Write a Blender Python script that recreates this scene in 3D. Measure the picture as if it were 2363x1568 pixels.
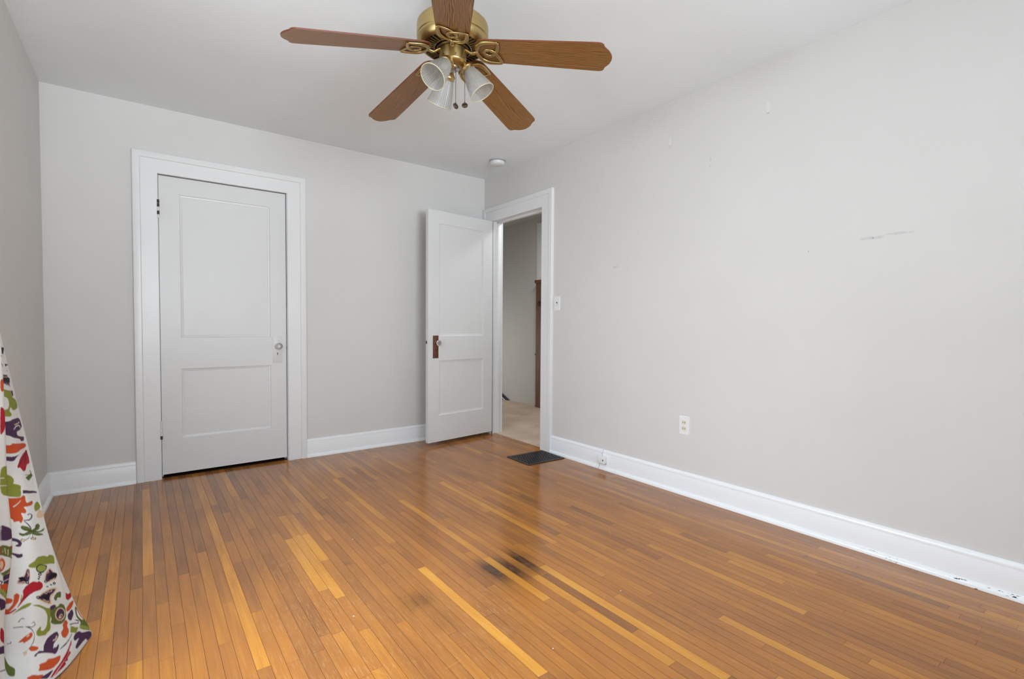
import bpy, bmesh, math, random
import numpy as np
from mathutils import Vector, Matrix
PI = math.pi
for o in list(bpy.data.objects): bpy.data.objects.remove(o)
scn = bpy.context.scene
col = scn.collection
rnd = random.Random(11)

# ------------------------------------------------------------------ camera
CAM = (-2.7068, -4.0513, 1.0549); YAW, PITCH, ROLL, FPX = 0.6461, -0.0295, 0.0061, 1133.92
cy_, sy_, cp_, sp_ = math.cos(YAW), math.sin(YAW), math.cos(PITCH), math.sin(PITCH)
fw = Vector((sy_*cp_, cy_*cp_, sp_)); rt = Vector((cy_, -sy_, 0)); up = rt.cross(fw)
r2 = math.cos(ROLL)*rt + math.sin(ROLL)*up; u2 = -math.sin(ROLL)*rt + math.cos(ROLL)*up
cd = bpy.data.cameras.new('camera'); cam = bpy.data.objects.new('camera', cd); col.objects.link(cam)
cam.matrix_world = Matrix(((r2.x,u2.x,-fw.x,CAM[0]),(r2.y,u2.y,-fw.y,CAM[1]),(r2.z,u2.z,-fw.z,CAM[2]),(0,0,0,1)))
cd.sensor_fit = 'HORIZONTAL'; cd.sensor_width = 36.0; cd.lens = FPX/2363*36.0; cd.clip_start = .02
scn.camera = cam

# ------------------------------------------------------------------ light, sky, exposure
W_, H_ = 3.1741, 2.4809          # room width and height; right wall x=0, back wall y=0
REAR = -6.3
vs = scn.view_settings; scn.display_settings.display_device = 'sRGB'
vs.view_transform = 'Standard'; vs.look = 'None'; vs.gamma = 1; vs.use_curve_mapping = False
vs.exposure = EXPOSURE = 0.10
wd = bpy.data.worlds.new('sky'); scn.world = wd; wd.use_nodes = True
bg = wd.node_tree.nodes['Background']; bg.inputs[0].default_value = (.88,.94,1,1); bg.inputs[1].default_value = .35
def area(name, loc, rot, sx, sy, power, color=(1,1,1), spread=180):
    l = bpy.data.lights.new(name, 'AREA'); l.shape = 'RECTANGLE'; l.size = sx; l.size_y = sy; l.energy = power; l.color = color; l.spread = math.radians(spread)
    o = bpy.data.objects.new(name, l); col.objects.link(o); o.location = loc; o.rotation_euler = rot; return o
# daylight through the two windows (left wall, rear wall) plus added fill for ceiling and hall
WIN_L = dict(y0=-2.80, y1=-1.82, z0=.72, z1=2.08)
WIN_R = dict(x0=-2.95, x1=-1.05, z0=.62, z1=2.14)
# sky light at each window, with an unseen up-light added to brighten the ceiling
area('sky_left_window', (-W_-.10, -2.30, 1.36), (0, -PI/2+math.radians(43), 0), 1.2, .90, 64, (.815,.91,1), 135)
area('ceiling_fill_left', (-W_-.10, -2.30, 1.36), (0, -PI/2-math.radians(54), 0), 1.2, .90, 14, (.86,.94,1), 150)
area('sky_rear_window', (-2.00, REAR-.10, 1.40), (PI/2, 0, math.radians(-6)), 1.85, 1.45, 12, (.86,.94,1), 90)
area('ceiling_fill_rear', (-2.00, REAR-.10, 1.36), (PI/2+math.radians(27), 0, math.radians(-2)), 1.85, 1.45, 50, (.84,.93,1), 84)
area('hall_side_fill', (.13, 1.75, .70), (0, -PI/2+math.radians(6), 0), .9, .7, 6, (.97,.97,.97))  # unseen fill added to lift the hall wall
area('hall_overhead_fill', (.66, -.35, 2.42), (0, 0, 0), .30, .30, 14, (.96,.98,1))  # no fixture here, overhead fill added for the hall carpet and wall

# ------------------------------------------------------------------ helpers
def finish(name, bm, mat, parent=None, smooth=None):
    bmesh.ops.recalc_face_normals(bm, faces=bm.faces[:]) if smooth != 'keep' else None
    me = bpy.data.meshes.new(name); bm.to_mesh(me); bm.free()
    for m in (mat if isinstance(mat, (list, tuple)) else [mat]): me.materials.append(m)
    if smooth:
        for p in me.polygons: p.use_smooth = True
        if smooth not in (True, 'keep'): me.set_sharp_from_angle(angle=math.radians(smooth))
    o = bpy.data.objects.new(name, me); col.objects.link(o)
    if parent: o.parent = parent
    return o
def empty(name, loc=(0,0,0), rot=(0,0,0), parent=None):
    o = bpy.data.objects.new(name, None); col.objects.link(o); o.location = loc; o.rotation_euler = rot; o.empty_display_size = .05
    if parent: o.parent = parent
    return o
def tag(o, label, cat, group=None, kind=None):
    o['label'] = label; o['category'] = cat
    if group: o['group'] = group
    if kind: o['kind'] = kind
    return o
def box(bm, a, b, bev=0.0, seg=2):
    vs_ = [bm.verts.new((x,y,z)) for z in (a[2],b[2]) for y in (a[1],b[1]) for x in (a[0],b[0])]
    fs = [bm.faces.new([vs_[i] for i in f]) for f in ((0,2,3,1),(4,5,7,6),(0,1,5,4),(2,6,7,3),(0,4,6,2),(1,3,7,5))]
    if bev:
        es = list({e for f in fs for e in f.edges})
        bmesh.ops.bevel(bm, geom=es, offset=bev, segments=seg, affect='EDGES', profile=.5)
def lathe(bm, prof, n=48, M=None, mod=None):
    M = M or Matrix.Identity(4); rings = []
    for r, z in prof:
        if r < 1e-6: rings.append([bm.verts.new(M @ Vector((0,0,z)))])
        else:
            rings.append([bm.verts.new(M @ Vector((r*(mod(i/n, z) if mod else 1)*math.cos(2*PI*i/n), r*(mod(i/n, z) if mod else 1)*math.sin(2*PI*i/n), z))) for i in range(n)])
    for A, B in zip(rings, rings[1:]):
        for i in range(n):
            j = (i+1) % n
            if len(A) == 1 and len(B) == 1: continue
            if len(A) == 1: bm.faces.new((A[0], B[j], B[i]))
            elif len(B) == 1: bm.faces.new((A[i], A[j], B[0]))
            else: bm.faces.new((A[i], A[j], B[j], B[i]))
def tube(bm, pts, r, n=8, closed=False, flat=1.0, upv=(0,0,1)):
    P = [Vector(p) for p in pts]; L = len(P); rings = []; u = Vector(upv)
    for i, p in enumerate(P):
        a = P[(i-1) % L] if closed or i else P[i]; b = P[(i+1) % L] if closed or i < L-1 else P[i]
        t = (b-a).normalized(); s = t.cross(u)
        if s.length < 1e-4: s = t.cross(Vector((1,0,0)))
        s.normalize(); w = s.cross(t).normalized()
        rr = r[i] if isinstance(r, (list,tuple)) else r
        rings.append([bm.verts.new(p + rr*(math.cos(2*PI*k/n)*s + flat*math.sin(2*PI*k/n)*w)) for k in range(n)])
    for i in range(L if closed else L-1):
        A, B = rings[i], rings[(i+1) % L]
        for k in range(n): bm.faces.new((A[k], A[(k+1)%n], B[(k+1)%n], B[k]))
    if not closed: bm.faces.new(rings[0][::-1]); bm.faces.new(rings[-1])
def spline(pts, m=6, closed=False):
    P = [Vector(p) for p in pts]; n = len(P); out = []
    for i in range(n if closed else n-1):
        g = lambda k: P[k % n] if closed else P[max(0, min(n-1, k))]
        a, b, c, d = g(i-1), g(i), g(i+1), g(i+2)
        for k in range(m):
            f = k/m; out.append(.5*(2*b + (c-a)*f + (2*a-5*b+4*c-d)*f*f + (3*b-a-3*c+d)*f**3))
    if not closed: out.append(P[-1])
    return out
def sweep_profile(bm, path, prof, cap=True):
    """path: list of frames (origin, out_vec, normal_vec); prof: list of (d,t)"""
    rows = [[bm.verts.new(Vector(o) + Vector(a)*d + Vector(b)*t) for d, t in prof] for o, a, b in path]
    for A, B in zip(rows, rows[1:]):
        for i in range(len(prof)-1): bm.faces.new((A[i], A[i+1], B[i+1], B[i]))
    if cap:
        for A in (rows[0], rows[-1]):
            try: bm.faces.new(A)
            except Exception: pass
def extrude_poly(bm, pts2, z0, z1, bev=0.0):
    n = len(pts2); A = [bm.verts.new((x,y,z0)) for x,y in pts2]; B = [bm.verts.new((x,y,z1)) for x,y in pts2]
    fs = [bm.faces.new(A[::-1]), bm.faces.new(B)]
    for i in range(n): bm.faces.new((A[i], A[(i+1)%n], B[(i+1)%n], B[i]))
    if bev:
        es = [e for f in fs for e in f.edges]
        bmesh.ops.bevel(bm, geom=es, offset=bev, segments=2, affect='EDGES', profile=.5)

# ------------------------------------------------------------------ materials
def lin(c): return tuple(((v/255)/12.92 if v/255 <= .04045 else ((v/255+.055)/1.055)**2.4) for v in c) + (1,)
class NT:
    def __init__(s, name):
        s.m = bpy.data.materials.new(name); s.m.use_nodes = True; s.t = s.m.node_tree; s.b = s.t.nodes['Principled BSDF']; s.out = s.t.nodes['Material Output']
    def n(s, typ, **kw):
        nd = s.t.nodes.new(typ)
        for k, v in kw.items():
            if k.startswith('i_'): nd.inputs[int(k[2:]) if k[2:].isdigit() else k[2:].replace('_',' ')].default_value = v
            else: setattr(nd, k, v)
        return nd
    def l(s, a, b): s.t.links.new(a, b)
    def set(s, **kw):
        for k, v in kw.items(): s.b.inputs[k.replace('_',' ')].default_value = v
        return s
    def math(s, op, a, b=None, clamp=False):
        nd = s.n('ShaderNodeMath', operation=op, use_clamp=clamp)
        for i, v in enumerate((a, b)):
            if v is None: continue
            if isinstance(v, (int, float)): nd.inputs[i].default_value = v
            else: s.l(v, nd.inputs[i])
        return nd.outputs[0]
    def mix(s, f, a, b, mode='MIX'):
        nd = s.n('ShaderNodeMix', data_type='RGBA', blend_type=mode)
        for i, v in ((0,f),(6,a),(7,b)):
            if isinstance(v, (int,float)): nd.inputs[i].default_value = v
            elif isinstance(v, tuple): nd.inputs[i].default_value = v
            else: s.l(v, nd.inputs[i])
        return nd.outputs[2]
    def noise(s, vec, scale, detail=3, rough=.5):
        nd = s.n('ShaderNodeTexNoise'); nd.inputs['Scale'].default_value = scale; nd.inputs['Detail'].default_value = detail; nd.inputs['Roughness'].default_value = rough
        if vec is not None: s.l(vec, nd.inputs['Vector'])
        return nd.outputs['Fac']
    def mapping(s, vec, scale=(1,1,1), loc=(0,0,0), rot=(0,0,0)):
        nd = s.n('ShaderNodeMapping'); nd.inputs['Scale'].default_value = scale; nd.inputs['Location'].default_value = loc; nd.inputs['Rotation'].default_value = rot; s.l(vec, nd.inputs['Vector']); return nd.outputs[0]
    def coord(s, which='Object'): return s.n('ShaderNodeTexCoord').outputs[which]
    def ramp(s, fac, *stops):
        nd = s.n('ShaderNodeValToRGB'); cr = nd.color_ramp
        while len(cr.elements) < len(stops): cr.elements.new(.5)
        for e, (p, c) in zip(cr.elements, stops): e.position = p; e.color = c
        s.l(fac, nd.inputs[0]); return nd.outputs[0]
    def bump(s, h, strength=.1, dist=.002):
        nd = s.n('ShaderNodeBump'); nd.inputs['Strength'].default_value = strength; nd.inputs['Distance'].default_value = dist; s.l(h, nd.inputs['Height']); s.l(nd.outputs[0], s.b.inputs['Normal'])
def plain(name, rgb, rough=.5, metal=0, spec=.5, var=.03, scale=9):
    t = NT(name); c = lin(rgb)
    v = t.noise(t.coord(), scale, 3)
    d = tuple(x*(1-var) for x in c[:3])+(1,); e = tuple(min(1,x*(1+var)) for x in c[:3])+(1,)
    t.l(t.ramp(v, (.3,d), (.7,e)), t.b.inputs['Base Color'])
    t.set(Roughness=rough, Metallic=metal); t.b.inputs['Specular IOR Level'].default_value = spec
    return t.m

def wall_paint(name, rgb, marks=()):
    t = NT(name); co = t.coord(); c = lin(rgb)
    n1 = t.noise(co, 1.3, 4, .6); n2 = t.noise(co, 14, 3)
    cc = t.ramp(n1, (.3, tuple(x*.975 for x in c[:3])+(1,)), (.7, tuple(x*1.02 for x in c[:3])+(1,)))
    sep = t.n('ShaderNodeSeparateXYZ'); t.l(co, sep.inputs[0])
    for (y, z, ry, rz, tilt, strength, rgb2) in marks:          # scuffs on the paint of the right wall (y,z in the wall plane)
        dy = t.math('SUBTRACT', sep.outputs[1], y); dz = t.math('SUBTRACT', sep.outputs[2], z)
        dz = t.math('ADD', dz, t.math('MULTIPLY', dy, tilt))
        q = t.math('ADD', t.math('POWER', t.math('ABSOLUTE', t.math('DIVIDE', dy, ry)), 2.0), t.math('POWER', t.math('ABSOLUTE', t.math('DIVIDE', dz, rz)), 2.0))
        q = t.math('ADD', q, t.math('MULTIPLY', t.math('SUBTRACT', t.noise(co, 45, 3), .5), 1.6))
        f = t.math('MULTIPLY', t.math('SUBTRACT', 1.0, q, True), strength)
        cc = t.mix(f, cc, lin(rgb2))
    t.l(cc, t.b.inputs['Base Color']); t.set(Roughness=.62); t.b.inputs['Specular IOR Level'].default_value = .3
    t.bump(n2, .06, .002)
    return t.m
WALLRGB = (216, 214, 211)
M_wall = wall_paint('wall_paint', WALLRGB)
M_wallR = wall_paint('wall_paint_scuffed', WALLRGB, [
    (-3.225, 1.468, .06, .010, -.0, .3, (150,147,146)), (-3.33, 1.476, .06, .007, .0, .3, (152,149,148)), (-3.23, 1.468, .003, .003, 0, .9, (90,88,88)),
    (-1.675, 1.473, .020, .006, .0, .35, (150,147,145)), (-1.70, 1.476, .03, .004, .0, .3, (150,147,145)),
    (-2.405, 2.045, .005, .016, .0, .35, (160,157,152)), (-2.405, 2.005, .005, .014, .0, .35, (160,157,152)), (-2.955, 1.437, .003, .003, 0, .8, (110,107,106))])
M_ceil = wall_paint('ceiling_paint', (238, 244, 246))
M_hallwall = wall_paint('hall_paint', (194, 192, 185))
M_dark = plain('closet_shade', (70, 66, 62), .8)  # dark colour stands in for the shade inside the closet

def trim_paint(name, rgb, rough=.32):
    t = NT(name); co = t.coord(); c = lin(rgb)
    n1 = t.noise(co, 2.0, 4, .6); n2 = t.noise(t.mapping(co, (30,30,3)), 3, 3)
    t.l(t.ramp(n1, (.3, tuple(x*.965 for x in c[:3])+(1,)), (.7, c)), t.b.inputs['Base Color'])
    t.set(Roughness=rough); t.bump(n2, .05, .002); return t.m
M_trim = trim_paint('trim_paint', (232, 232, 232))
M_door = trim_paint('door_paint', (221, 221, 220), .36)
def base_paint(name):                                   # white baseboard paint with chips near the floor
    t = NT(name); co = t.coord(); c = lin((240, 241, 242))
    sep = t.n('ShaderNodeSeparateXYZ'); t.l(co, sep.inputs[0])
    low = t.math('LESS_THAN', sep.outputs[2], .022)
    far = t.math('LESS_THAN', sep.outputs[1], -3.05)
    n = t.noise(t.mapping(co, (1,.45,2.5)), 26, 4, .65)
    chip = t.math('MULTIPLY', t.math('MULTIPLY', t.math('GREATER_THAN', n, .625), low), far)
    n2 = t.noise(t.mapping(co, (1,.8,1.5)), 30, 3); chip2 = t.math('MULTIPLY', t.math('GREATER_THAN', n2, .74), t.math('LESS_THAN', sep.outputs[2], .03))
    cc = t.mix(chip, c, lin((62,58,58))); cc = t.mix(chip2, cc, lin((120,100,85)))
    t.l(cc, t.b.inputs['Base Color']); t.set(Roughness=.3); t.bump(t.noise(co, 12, 3), .05, .002); return t.m
M_base = base_paint('baseboard_paint')

def floor_mat():
    t = NT('strip_floor_varnish')
    at = t.n('ShaderNodeAttribute', attribute_name='board'); sp = t.n('ShaderNodeSeparateColor'); t.l(at.outputs['Color'], sp.inputs[0])
    tone, r1, stain = sp.outputs[0], sp.outputs[1], sp.outputs[2]
    worn = at.outputs['Alpha']
    co = t.coord()
    off = t.n('ShaderNodeCombineXYZ'); t.l(t.math('MULTIPLY', r1, 37.0), off.inputs[0]); t.l(t.math('MULTIPLY', r1, 91.0), off.inputs[1]); t.l(t.math('MULTIPLY', r1, 13.0), off.inputs[2])
    va = t.n('ShaderNodeVectorMath', operation='ADD'); t.l(co, va.inputs[0]); t.l(off.outputs[0], va.inputs[1]); v = va.outputs[0]
    fine = t.noise(t.mapping(v, (95, 2.2, 1)), 2.2, 5, .62)
    cath = t.n('ShaderNodeTexWave', wave_type='RINGS', rings_direction='X'); cath.inputs['Scale'].default_value = 5.0; cath.inputs['Distortion'].default_value = 5.5; cath.inputs['Detail'].default_value = 2.5; cath.inputs['Detail Scale'].default_value = 1.1
    t.l(t.mapping(v, (9, .16, 1)), cath.inputs['Vector'])
    cloud = t.noise(t.mapping(co, (1.2, 1.0, 1)), 2.1, 3, .55)
    f = t.math('ADD', t.math('MULTIPLY', tone, .86), t.math('MULTIPLY', fine, .27))
    f = t.math('ADD', f, t.math('MULTIPLY', cath.outputs['Fac'], .07))
    f = t.math('ADD', f, t.math('MULTIPLY', t.math('SUBTRACT', cloud, .5), .22))
    f = t.math('SUBTRACT', f, .09, True)
    cc = t.ramp(f, (.10, lin((88,50,25))), (.36, lin((138,88,44))), (.56, lin((168,107,44))), (.78, lin((198,135,46))), (.98, lin((218,162,78))))
    hue = t.noise(v, .35, 1); cc = t.mix(t.math('MULTIPLY', t.math('SUBTRACT', hue, .45, True), .9, True), cc, lin((140,82,44)))
    # worn varnish: pale dusty streaks
    st = t.noise(t.mapping(co, (60, 5, 1), rot=(0,0,.04)), 3.2, 4, .7)
    wf = t.math('MULTIPLY', worn, t.math('MULTIPLY', t.math('SUBTRACT', st, .52, True), 2.3), True)
    cc = t.mix(wf, cc, lin((206,170,122)))
    sc = t.n('ShaderNodeTexVoronoi', feature='DISTANCE_TO_EDGE'); sc.inputs['Scale'].default_value = 3.1
    t.l(t.mapping(co, (3.0, .9, 1), rot=(0,0,.6)), sc.inputs['Vector'])
    scr = t.math('MULTIPLY', t.math('LESS_THAN', sc.outputs['Distance'], .0035), t.math('GREATER_THAN', t.noise(co, 7, 2), .57))
    cc = t.mix(t.math('MULTIPLY', scr, .09), cc, lin((226,196,150)))
    # small plaster flecks
    vo = t.n('ShaderNodeTexVoronoi'); vo.inputs['Scale'].default_value = 7.0; t.l(co, vo.inputs['Vector'])
    fl = t.math('MULTIPLY', t.math('LESS_THAN', vo.outputs['Distance'], .022), t.math('GREATER_THAN', t.noise(co, 2.7, 1), .52))
    cc = t.mix(t.math('MULTIPLY', fl, .8), cc, lin((232,222,205)))
    stn = t.math('ADD', stain, t.math('MULTIPLY', t.math('MULTIPLY', t.math('SUBTRACT', t.noise(t.mapping(co,(26,7,1)), 2.0, 4, .7), .5), 1.2), stain), True)
    cc = t.mix(stn, cc, lin((50,30,18)))
    t.l(cc, t.b.inputs['Base Color'])
    rg = t.math('ADD', .13, t.math('MULTIPLY', t.noise(co, 3.5, 4, .6), .10)); rg = t.math('ADD', rg, t.math('MULTIPLY', worn, .15)); t.l(rg, t.b.inputs['Roughness'])
    t.b.inputs['Specular IOR Level'].default_value = .52
    t.bump(t.math('ADD', t.math('MULTIPLY', fine, .4), t.math('MULTIPLY', t.noise(co, 5, 2), 1.5)), .03, .0015)
    return t.m
M_floor = floor_mat()
M_gap = plain('floor_gap', (52, 32, 20), .8)

def oak_mat():
    t = NT('fan_blade_oak'); co = t.coord(); oi = t.n('ShaderNodeObjectInfo')
    off = t.n('ShaderNodeCombineXYZ'); t.l(t.math('MULTIPLY', oi.outputs['Random'], 3.0), off.inputs[0]); t.l(t.math('MULTIPLY', oi.outputs['Random'], .11), off.inputs[1])
    va = t.n('ShaderNodeVectorMath', operation='ADD'); t.l(co, va.inputs[0]); t.l(off.outputs[0], va.inputs[1]); v = va.outputs[0]
    w = t.n('ShaderNodeTexWave', wave_type='BANDS', bands_direction='Y'); w.inputs['Scale'].default_value = 52; w.inputs['Distortion'].default_value = 17; w.inputs['Detail'].default_value = 2.0; w.inputs['Detail Scale'].default_value = .55; w.inputs['Detail Roughness'].default_value = .5
    t.l(t.mapping(v, (.13, 1, 1)), w.inputs['Vector'])
    fine = t.noise(t.mapping(v, (6, 140, 20)), 2.5, 4, .6)
    f = t.math('ADD', t.math('MULTIPLY', w.outputs['Fac'], .42), t.math('MULTIPLY', fine, .62))
    cc = t.ramp(f, (.22, lin((82,53,24))), (.5, lin((126,86,42))), (.85, lin((158,114,62))))
    t.l(cc, t.b.inputs['Base Color']); t.set(Roughness=.36); return t.m
M_oak = oak_mat()
M_oakedge = plain('blade_edge_stain', (108, 54, 30), .4)
def brass_mat(name, rgb, rough):
    t = NT(name); n = t.noise(t.mapping(t.coord(), (2,2,60)), 4, 3)
    c = lin(rgb); t.l(t.ramp(n, (.3, tuple(x*.9 for x in c[:3])+(1,)), (.7, c)), t.b.inputs['Base Color']); t.set(Metallic=1.0, Roughness=rough); return t.m
M_brass = brass_mat('antique_brass', (190, 165, 112), .36)
M_brassdk = brass_mat('dark_brass', (96, 78, 48), .4)
M_steel = brass_mat('cap_steel', (190, 188, 184), .3)
M_black = plain('vent_shade_black', (16, 14, 12), .7)  # shade in the vent gaps and duct, put in as black
M_bronze = plain('pendant_bronze', (82, 68, 52), .4, .6)
def glass_mat():
    t = NT('frosted_ribbed_glass'); t.t.nodes.remove(t.b)
    d = t.n('ShaderNodeBsdfDiffuse'); d.inputs[0].default_value = lin((206,205,200))
    tr = t.n('ShaderNodeBsdfTranslucent'); tr.inputs[0].default_value = lin((224,223,217))
    tp = t.n('ShaderNodeBsdfTransparent'); tp.inputs[0].default_value = (.95,.95,.95,1)
    g = t.n('ShaderNodeBsdfGlossy'); g.inputs[1].default_value = .18
    lw = t.n('ShaderNodeLayerWeight'); lw.inputs[0].default_value = .35
    nz = t.noise(t.coord(), 6, 2)
    m1 = t.n('ShaderNodeMixShader'); m1.inputs[0].default_value = .55; t.l(d.outputs[0], m1.inputs[1]); t.l(tr.outputs[0], m1.inputs[2])
    m2 = t.n('ShaderNodeMixShader'); sx = t.n('ShaderNodeSeparateXYZ'); t.l(t.coord(), sx.inputs[0])
    rib = t.math('SINE', t.math('MULTIPLY', t.math('ARCTAN2', sx.outputs[1], sx.outputs[0]), 36.0))
    t.l(t.math('ADD', t.math('MULTIPLY', rib, .13), t.math('ADD', t.math('MULTIPLY', nz, .3), .40)), m2.inputs[0]); t.l(m1.outputs[0], m2.inputs[1]); t.l(tp.outputs[0], m2.inputs[2])
    m3 = t.n('ShaderNodeMixShader'); t.l(t.math('MULTIPLY', lw.outputs['Fresnel'], .55), m3.inputs[0]); t.l(m2.outputs[0], m3.inputs[1]); t.l(g.outputs[0], m3.inputs[2])
    t.l(m3.outputs[0], t.out.inputs[0]); return t.m
M_glass = glass_mat()
M_rim = plain('shade_rim_glass', (186, 178, 150), .25)
def knob_glass():
    t = NT('clear_knob_glass'); t.set(Roughness=.05, IOR=1.5, Base_Color=(.97,.97,.96,1)); t.b.inputs['Transmission Weight'].default_value = .85
    t.l(t.ramp(t.noise(t.coord(), 120, 2), (.35, (.75,.75,.73,1)), (.6, (1,1,1,1))), t.b.inputs['Base Color']); return t.m
M_knob = knob_glass()
M_plastic = plain('white_plastic', (236, 236, 235), .35, var=.01)
M_smoke = plain('detector_plastic', (226, 227, 228), .4, var=.01)
M_smokebase = plain('detector_base', (176, 176, 176), .5, var=.01)
M_ivory = plain('ivory_plastic', (226, 222, 206), .4, var=.01)
M_strip = plain('adhesive_foam', (222, 220, 217), .7, var=.01)
M_slot = plain('slot_dark', (38, 36, 34), .6)
M_iron = plain('register_iron', (66, 64, 63), .45, .5, var=.12, scale=30)
M_plate = plain('copper_brown_plate', (116, 76, 60), .42, .55, var=.15, scale=25)
M_hinge = plain('painted_hinge', (222, 221, 218), .35)
M_hingedk = plain('bare_hinge_metal', (70, 62, 56), .4, .7)
M_cab = None
def wood_mat(name, a, b, rough=.5):
    t = NT(name); co = t.coord(); n = t.noise(t.mapping(co, (28, 28, 2.2)), 2.2, 5, .6)
    t.l(t.ramp(n, (.3, lin(a)), (.7, lin(b))), t.b.inputs['Base Color']); t.set(Roughness=rough); return t.m
M_cab = wood_mat('cabinet_wood', (78,50,34), (124,84,60))
def carpet_mat():
    t = NT('beige_carpet'); co = t.coord(); n = t.noise(co, 160, 3, .7); c = t.noise(co, 3.2, 4)
    f = t.math('ADD', t.math('MULTIPLY', n, .5), t.math('MULTIPLY', c, .6)); t.l(t.ramp(f, (.3, lin((176,152,132))), (.75, lin((222,202,182)))), t.b.inputs['Base Color'])
    t.set(Roughness=.95); t.b.inputs['Specular IOR Level'].default_value = .1; t.bump(n, .5, .006); return t.m
M_carpet = carpet_mat()
M_navy = plain('dark_stringer', (44, 42, 52), .5)

# ------------------------------------------------------------------ room shell
def struct(name, bm, mat, label, cat, smooth=None):
    return tag(finish(name, bm, mat, None, smooth), label, cat, kind='structure')
TH = .115
CL = dict(x0=-2.612, x1=-1.811, z=2.050)                 # closet opening
EN = dict(y0=-.888, y1=-.150, z=2.050)                   # entry opening
bm = bmesh.new()
box(bm, (-W_-TH, 0, -.02), (CL['x0'], TH, H_)); box(bm, (CL['x1'], 0, -.02), (TH, TH, H_)); box(bm, (CL['x0'], 0, CL['z']), (CL['x1'], TH, H_))
struct('wall_back', bm, M_wall, 'pale grey back wall holding the closed closet door', 'wall')
bm = bmesh.new()
box(bm, (0, REAR-TH, -.02), (TH, EN['y0'], H_)); box(bm, (0, EN['y1'], -.02), (TH, 0, H_)); box(bm, (0, EN['y0'], EN['z']), (TH, EN['y1'], H_))
struct('wall_right', bm, M_wallR, 'long pale grey right wall with scuff marks, outlet and light switch', 'wall')
bm = bmesh.new(); w = WIN_L
box(bm, (-W_-TH, REAR-TH, -.02), (-W_, w['y0'], H_)); box(bm, (-W_-TH, w['y1'], -.02), (-W_, 0, H_)); box(bm, (-W_-TH, w['y0'], -.02), (-W_, w['y1'], w['z0'])); box(bm, (-W_-TH, w['y0'], w['z1']), (-W_, w['y1'], H_))
struct('wall_left', bm, M_wall, 'pale grey left wall behind the floral curtain', 'wall')
bm = bmesh.new(); w = WIN_R
box(bm, (-W_, REAR-TH, -.02), (w['x0'], REAR, H_)); box(bm, (w['x1'], REAR-TH, -.02), (0, REAR, H_)); box(bm, (w['x0'], REAR-TH, -.02), (w['x1'], REAR, w['z0'])); box(bm, (w['x0'], REAR-TH, w['z1']), (w['x1'], REAR, H_))
struct('wall_rear', bm, M_wall, 'grey rear wall with the window behind the viewer', 'wall')
bm = bmesh.new(); box(bm, (-W_-TH, REAR-TH, H_), (TH, TH, H_+.08)); struct('ceiling', bm, M_ceil, 'plain pale grey painted ceiling above the fan', 'ceiling')

# strip floor: every board a quad with its own tone, all one floor
X0F, WF = -2.7167, .0394
SPECIAL = [(0,-.199,-1.526,.6),(-1,-.05,-1.629,-.6),(1,-.05,-1.397,-.5),(3,-.05,-1.604,-.5),(5,-.05,-1.413,-.4),(5,-1.448,-2.218,.25),(7,-.05,-1.488,.45),(7,-1.52,-2.421,.55),(9,-.05,-.935,-.6),(-8,-.118,-1.049,.25),(-6,-1.046,-1.552,.4),(-5,-.33,-1.57,.3),(-4,-1.174,-1.804,-.5),(14,-1.5,-2.078,.85),(15,-1.5,-2.168,.85),(16,-1.49,-1.827,.6),(24,-2.141,-2.952,1.),(31,-1.323,-1.744,.6),(31,-1.744,-2.232,.6),(31,-2.232,-2.653,.75),(40,-1.649,-2.307,.7),(54,-2.263,-2.509,.4),(54,-2.506,-3.118,.5),(60,-1.35,-2.5,.25),(50,-2.0,-2.319,-.5),(33,-2.485,-3.156,.6),(34,-2.503,-2.98,-.6),(35,-2.438,-3.294,.8),(42,-3.111,-3.6,.8),(49,-2.583,-3.07,.45),(49,-3.131,-3.286,.5),(62,-3.088,-3.77,.4),(58,-2.973,-3.186,.5),(46,-3.52,-3.9,.7),(54,-3.145,-3.806,.25),(53,-2.9,-3.139,.5),(27,-.114,-.676,.5),(19,-.391,-1.348,.5),(15,-1.169,-1.48,.35),(47,-1.674,-1.845,-.4),(42,-1.576,-2.242,-.4),(21,-1.463,-2.013,-.3),(17,-1.607,-1.854,-.2),(11,-2.153,-2.441,-.4),(13,-2.381,-2.641,.3),(37,-2.229,-2.79,.0),(47,-2.021,-2.428,-.4),(61,-3.086,-3.591,-.45),(58,-3.454,-3.806,-.2)]
STAINS = [(-1.5205,-2.345,.030,.10,.95),(-1.5450,-2.36,.018,.10,.5),(-1.4434,-2.375,.021,.10,.97),(-1.405,-2.39,.020,.09,.6),(-1.3577,-2.355,.022,.11,.93),(-1.318,-2.33,.024,.09,.35),(-1.44,-2.36,.17,.15,.22),(-1.88,-2.37,.055,.06,.45),(-1.86,-2.51,.05,.08,.22),(-1.84,-1.52,.02,.05,.0),(-2.00,-1.90,.006,.012,.5)]
WORN = [(-2.18,-2.25,.16,.28,.9),(-2.25,-2.62,.2,.25,.9),(-1.86,-2.55,.16,.22,.75),(-1.70,-2.62,.12,.2,.9),(-1.85,-2.85,.12,.15,.8),(-2.0,-2.3,.3,.4,.4),(-1.2,-3.2,.2,.3,.35),(-.17,-3.72,.05,.16,.9),(-.58,-3.74,.05,.1,.8),(-1.0,-3.4,.05,.1,.6),(-2.25,-1.75,.12,.3,.45),(-.3,-3.55,.05,.08,.7)]
def fieldsum(lst, x, y, p=4):
    s = 0
    for cx, cy, rx, ry, k in lst:
        q = abs((x-cx)/rx)**p + abs((y-cy)/ry)**(2.4)
        s = max(s, k*math.exp(-.7*q))
    return s
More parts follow.
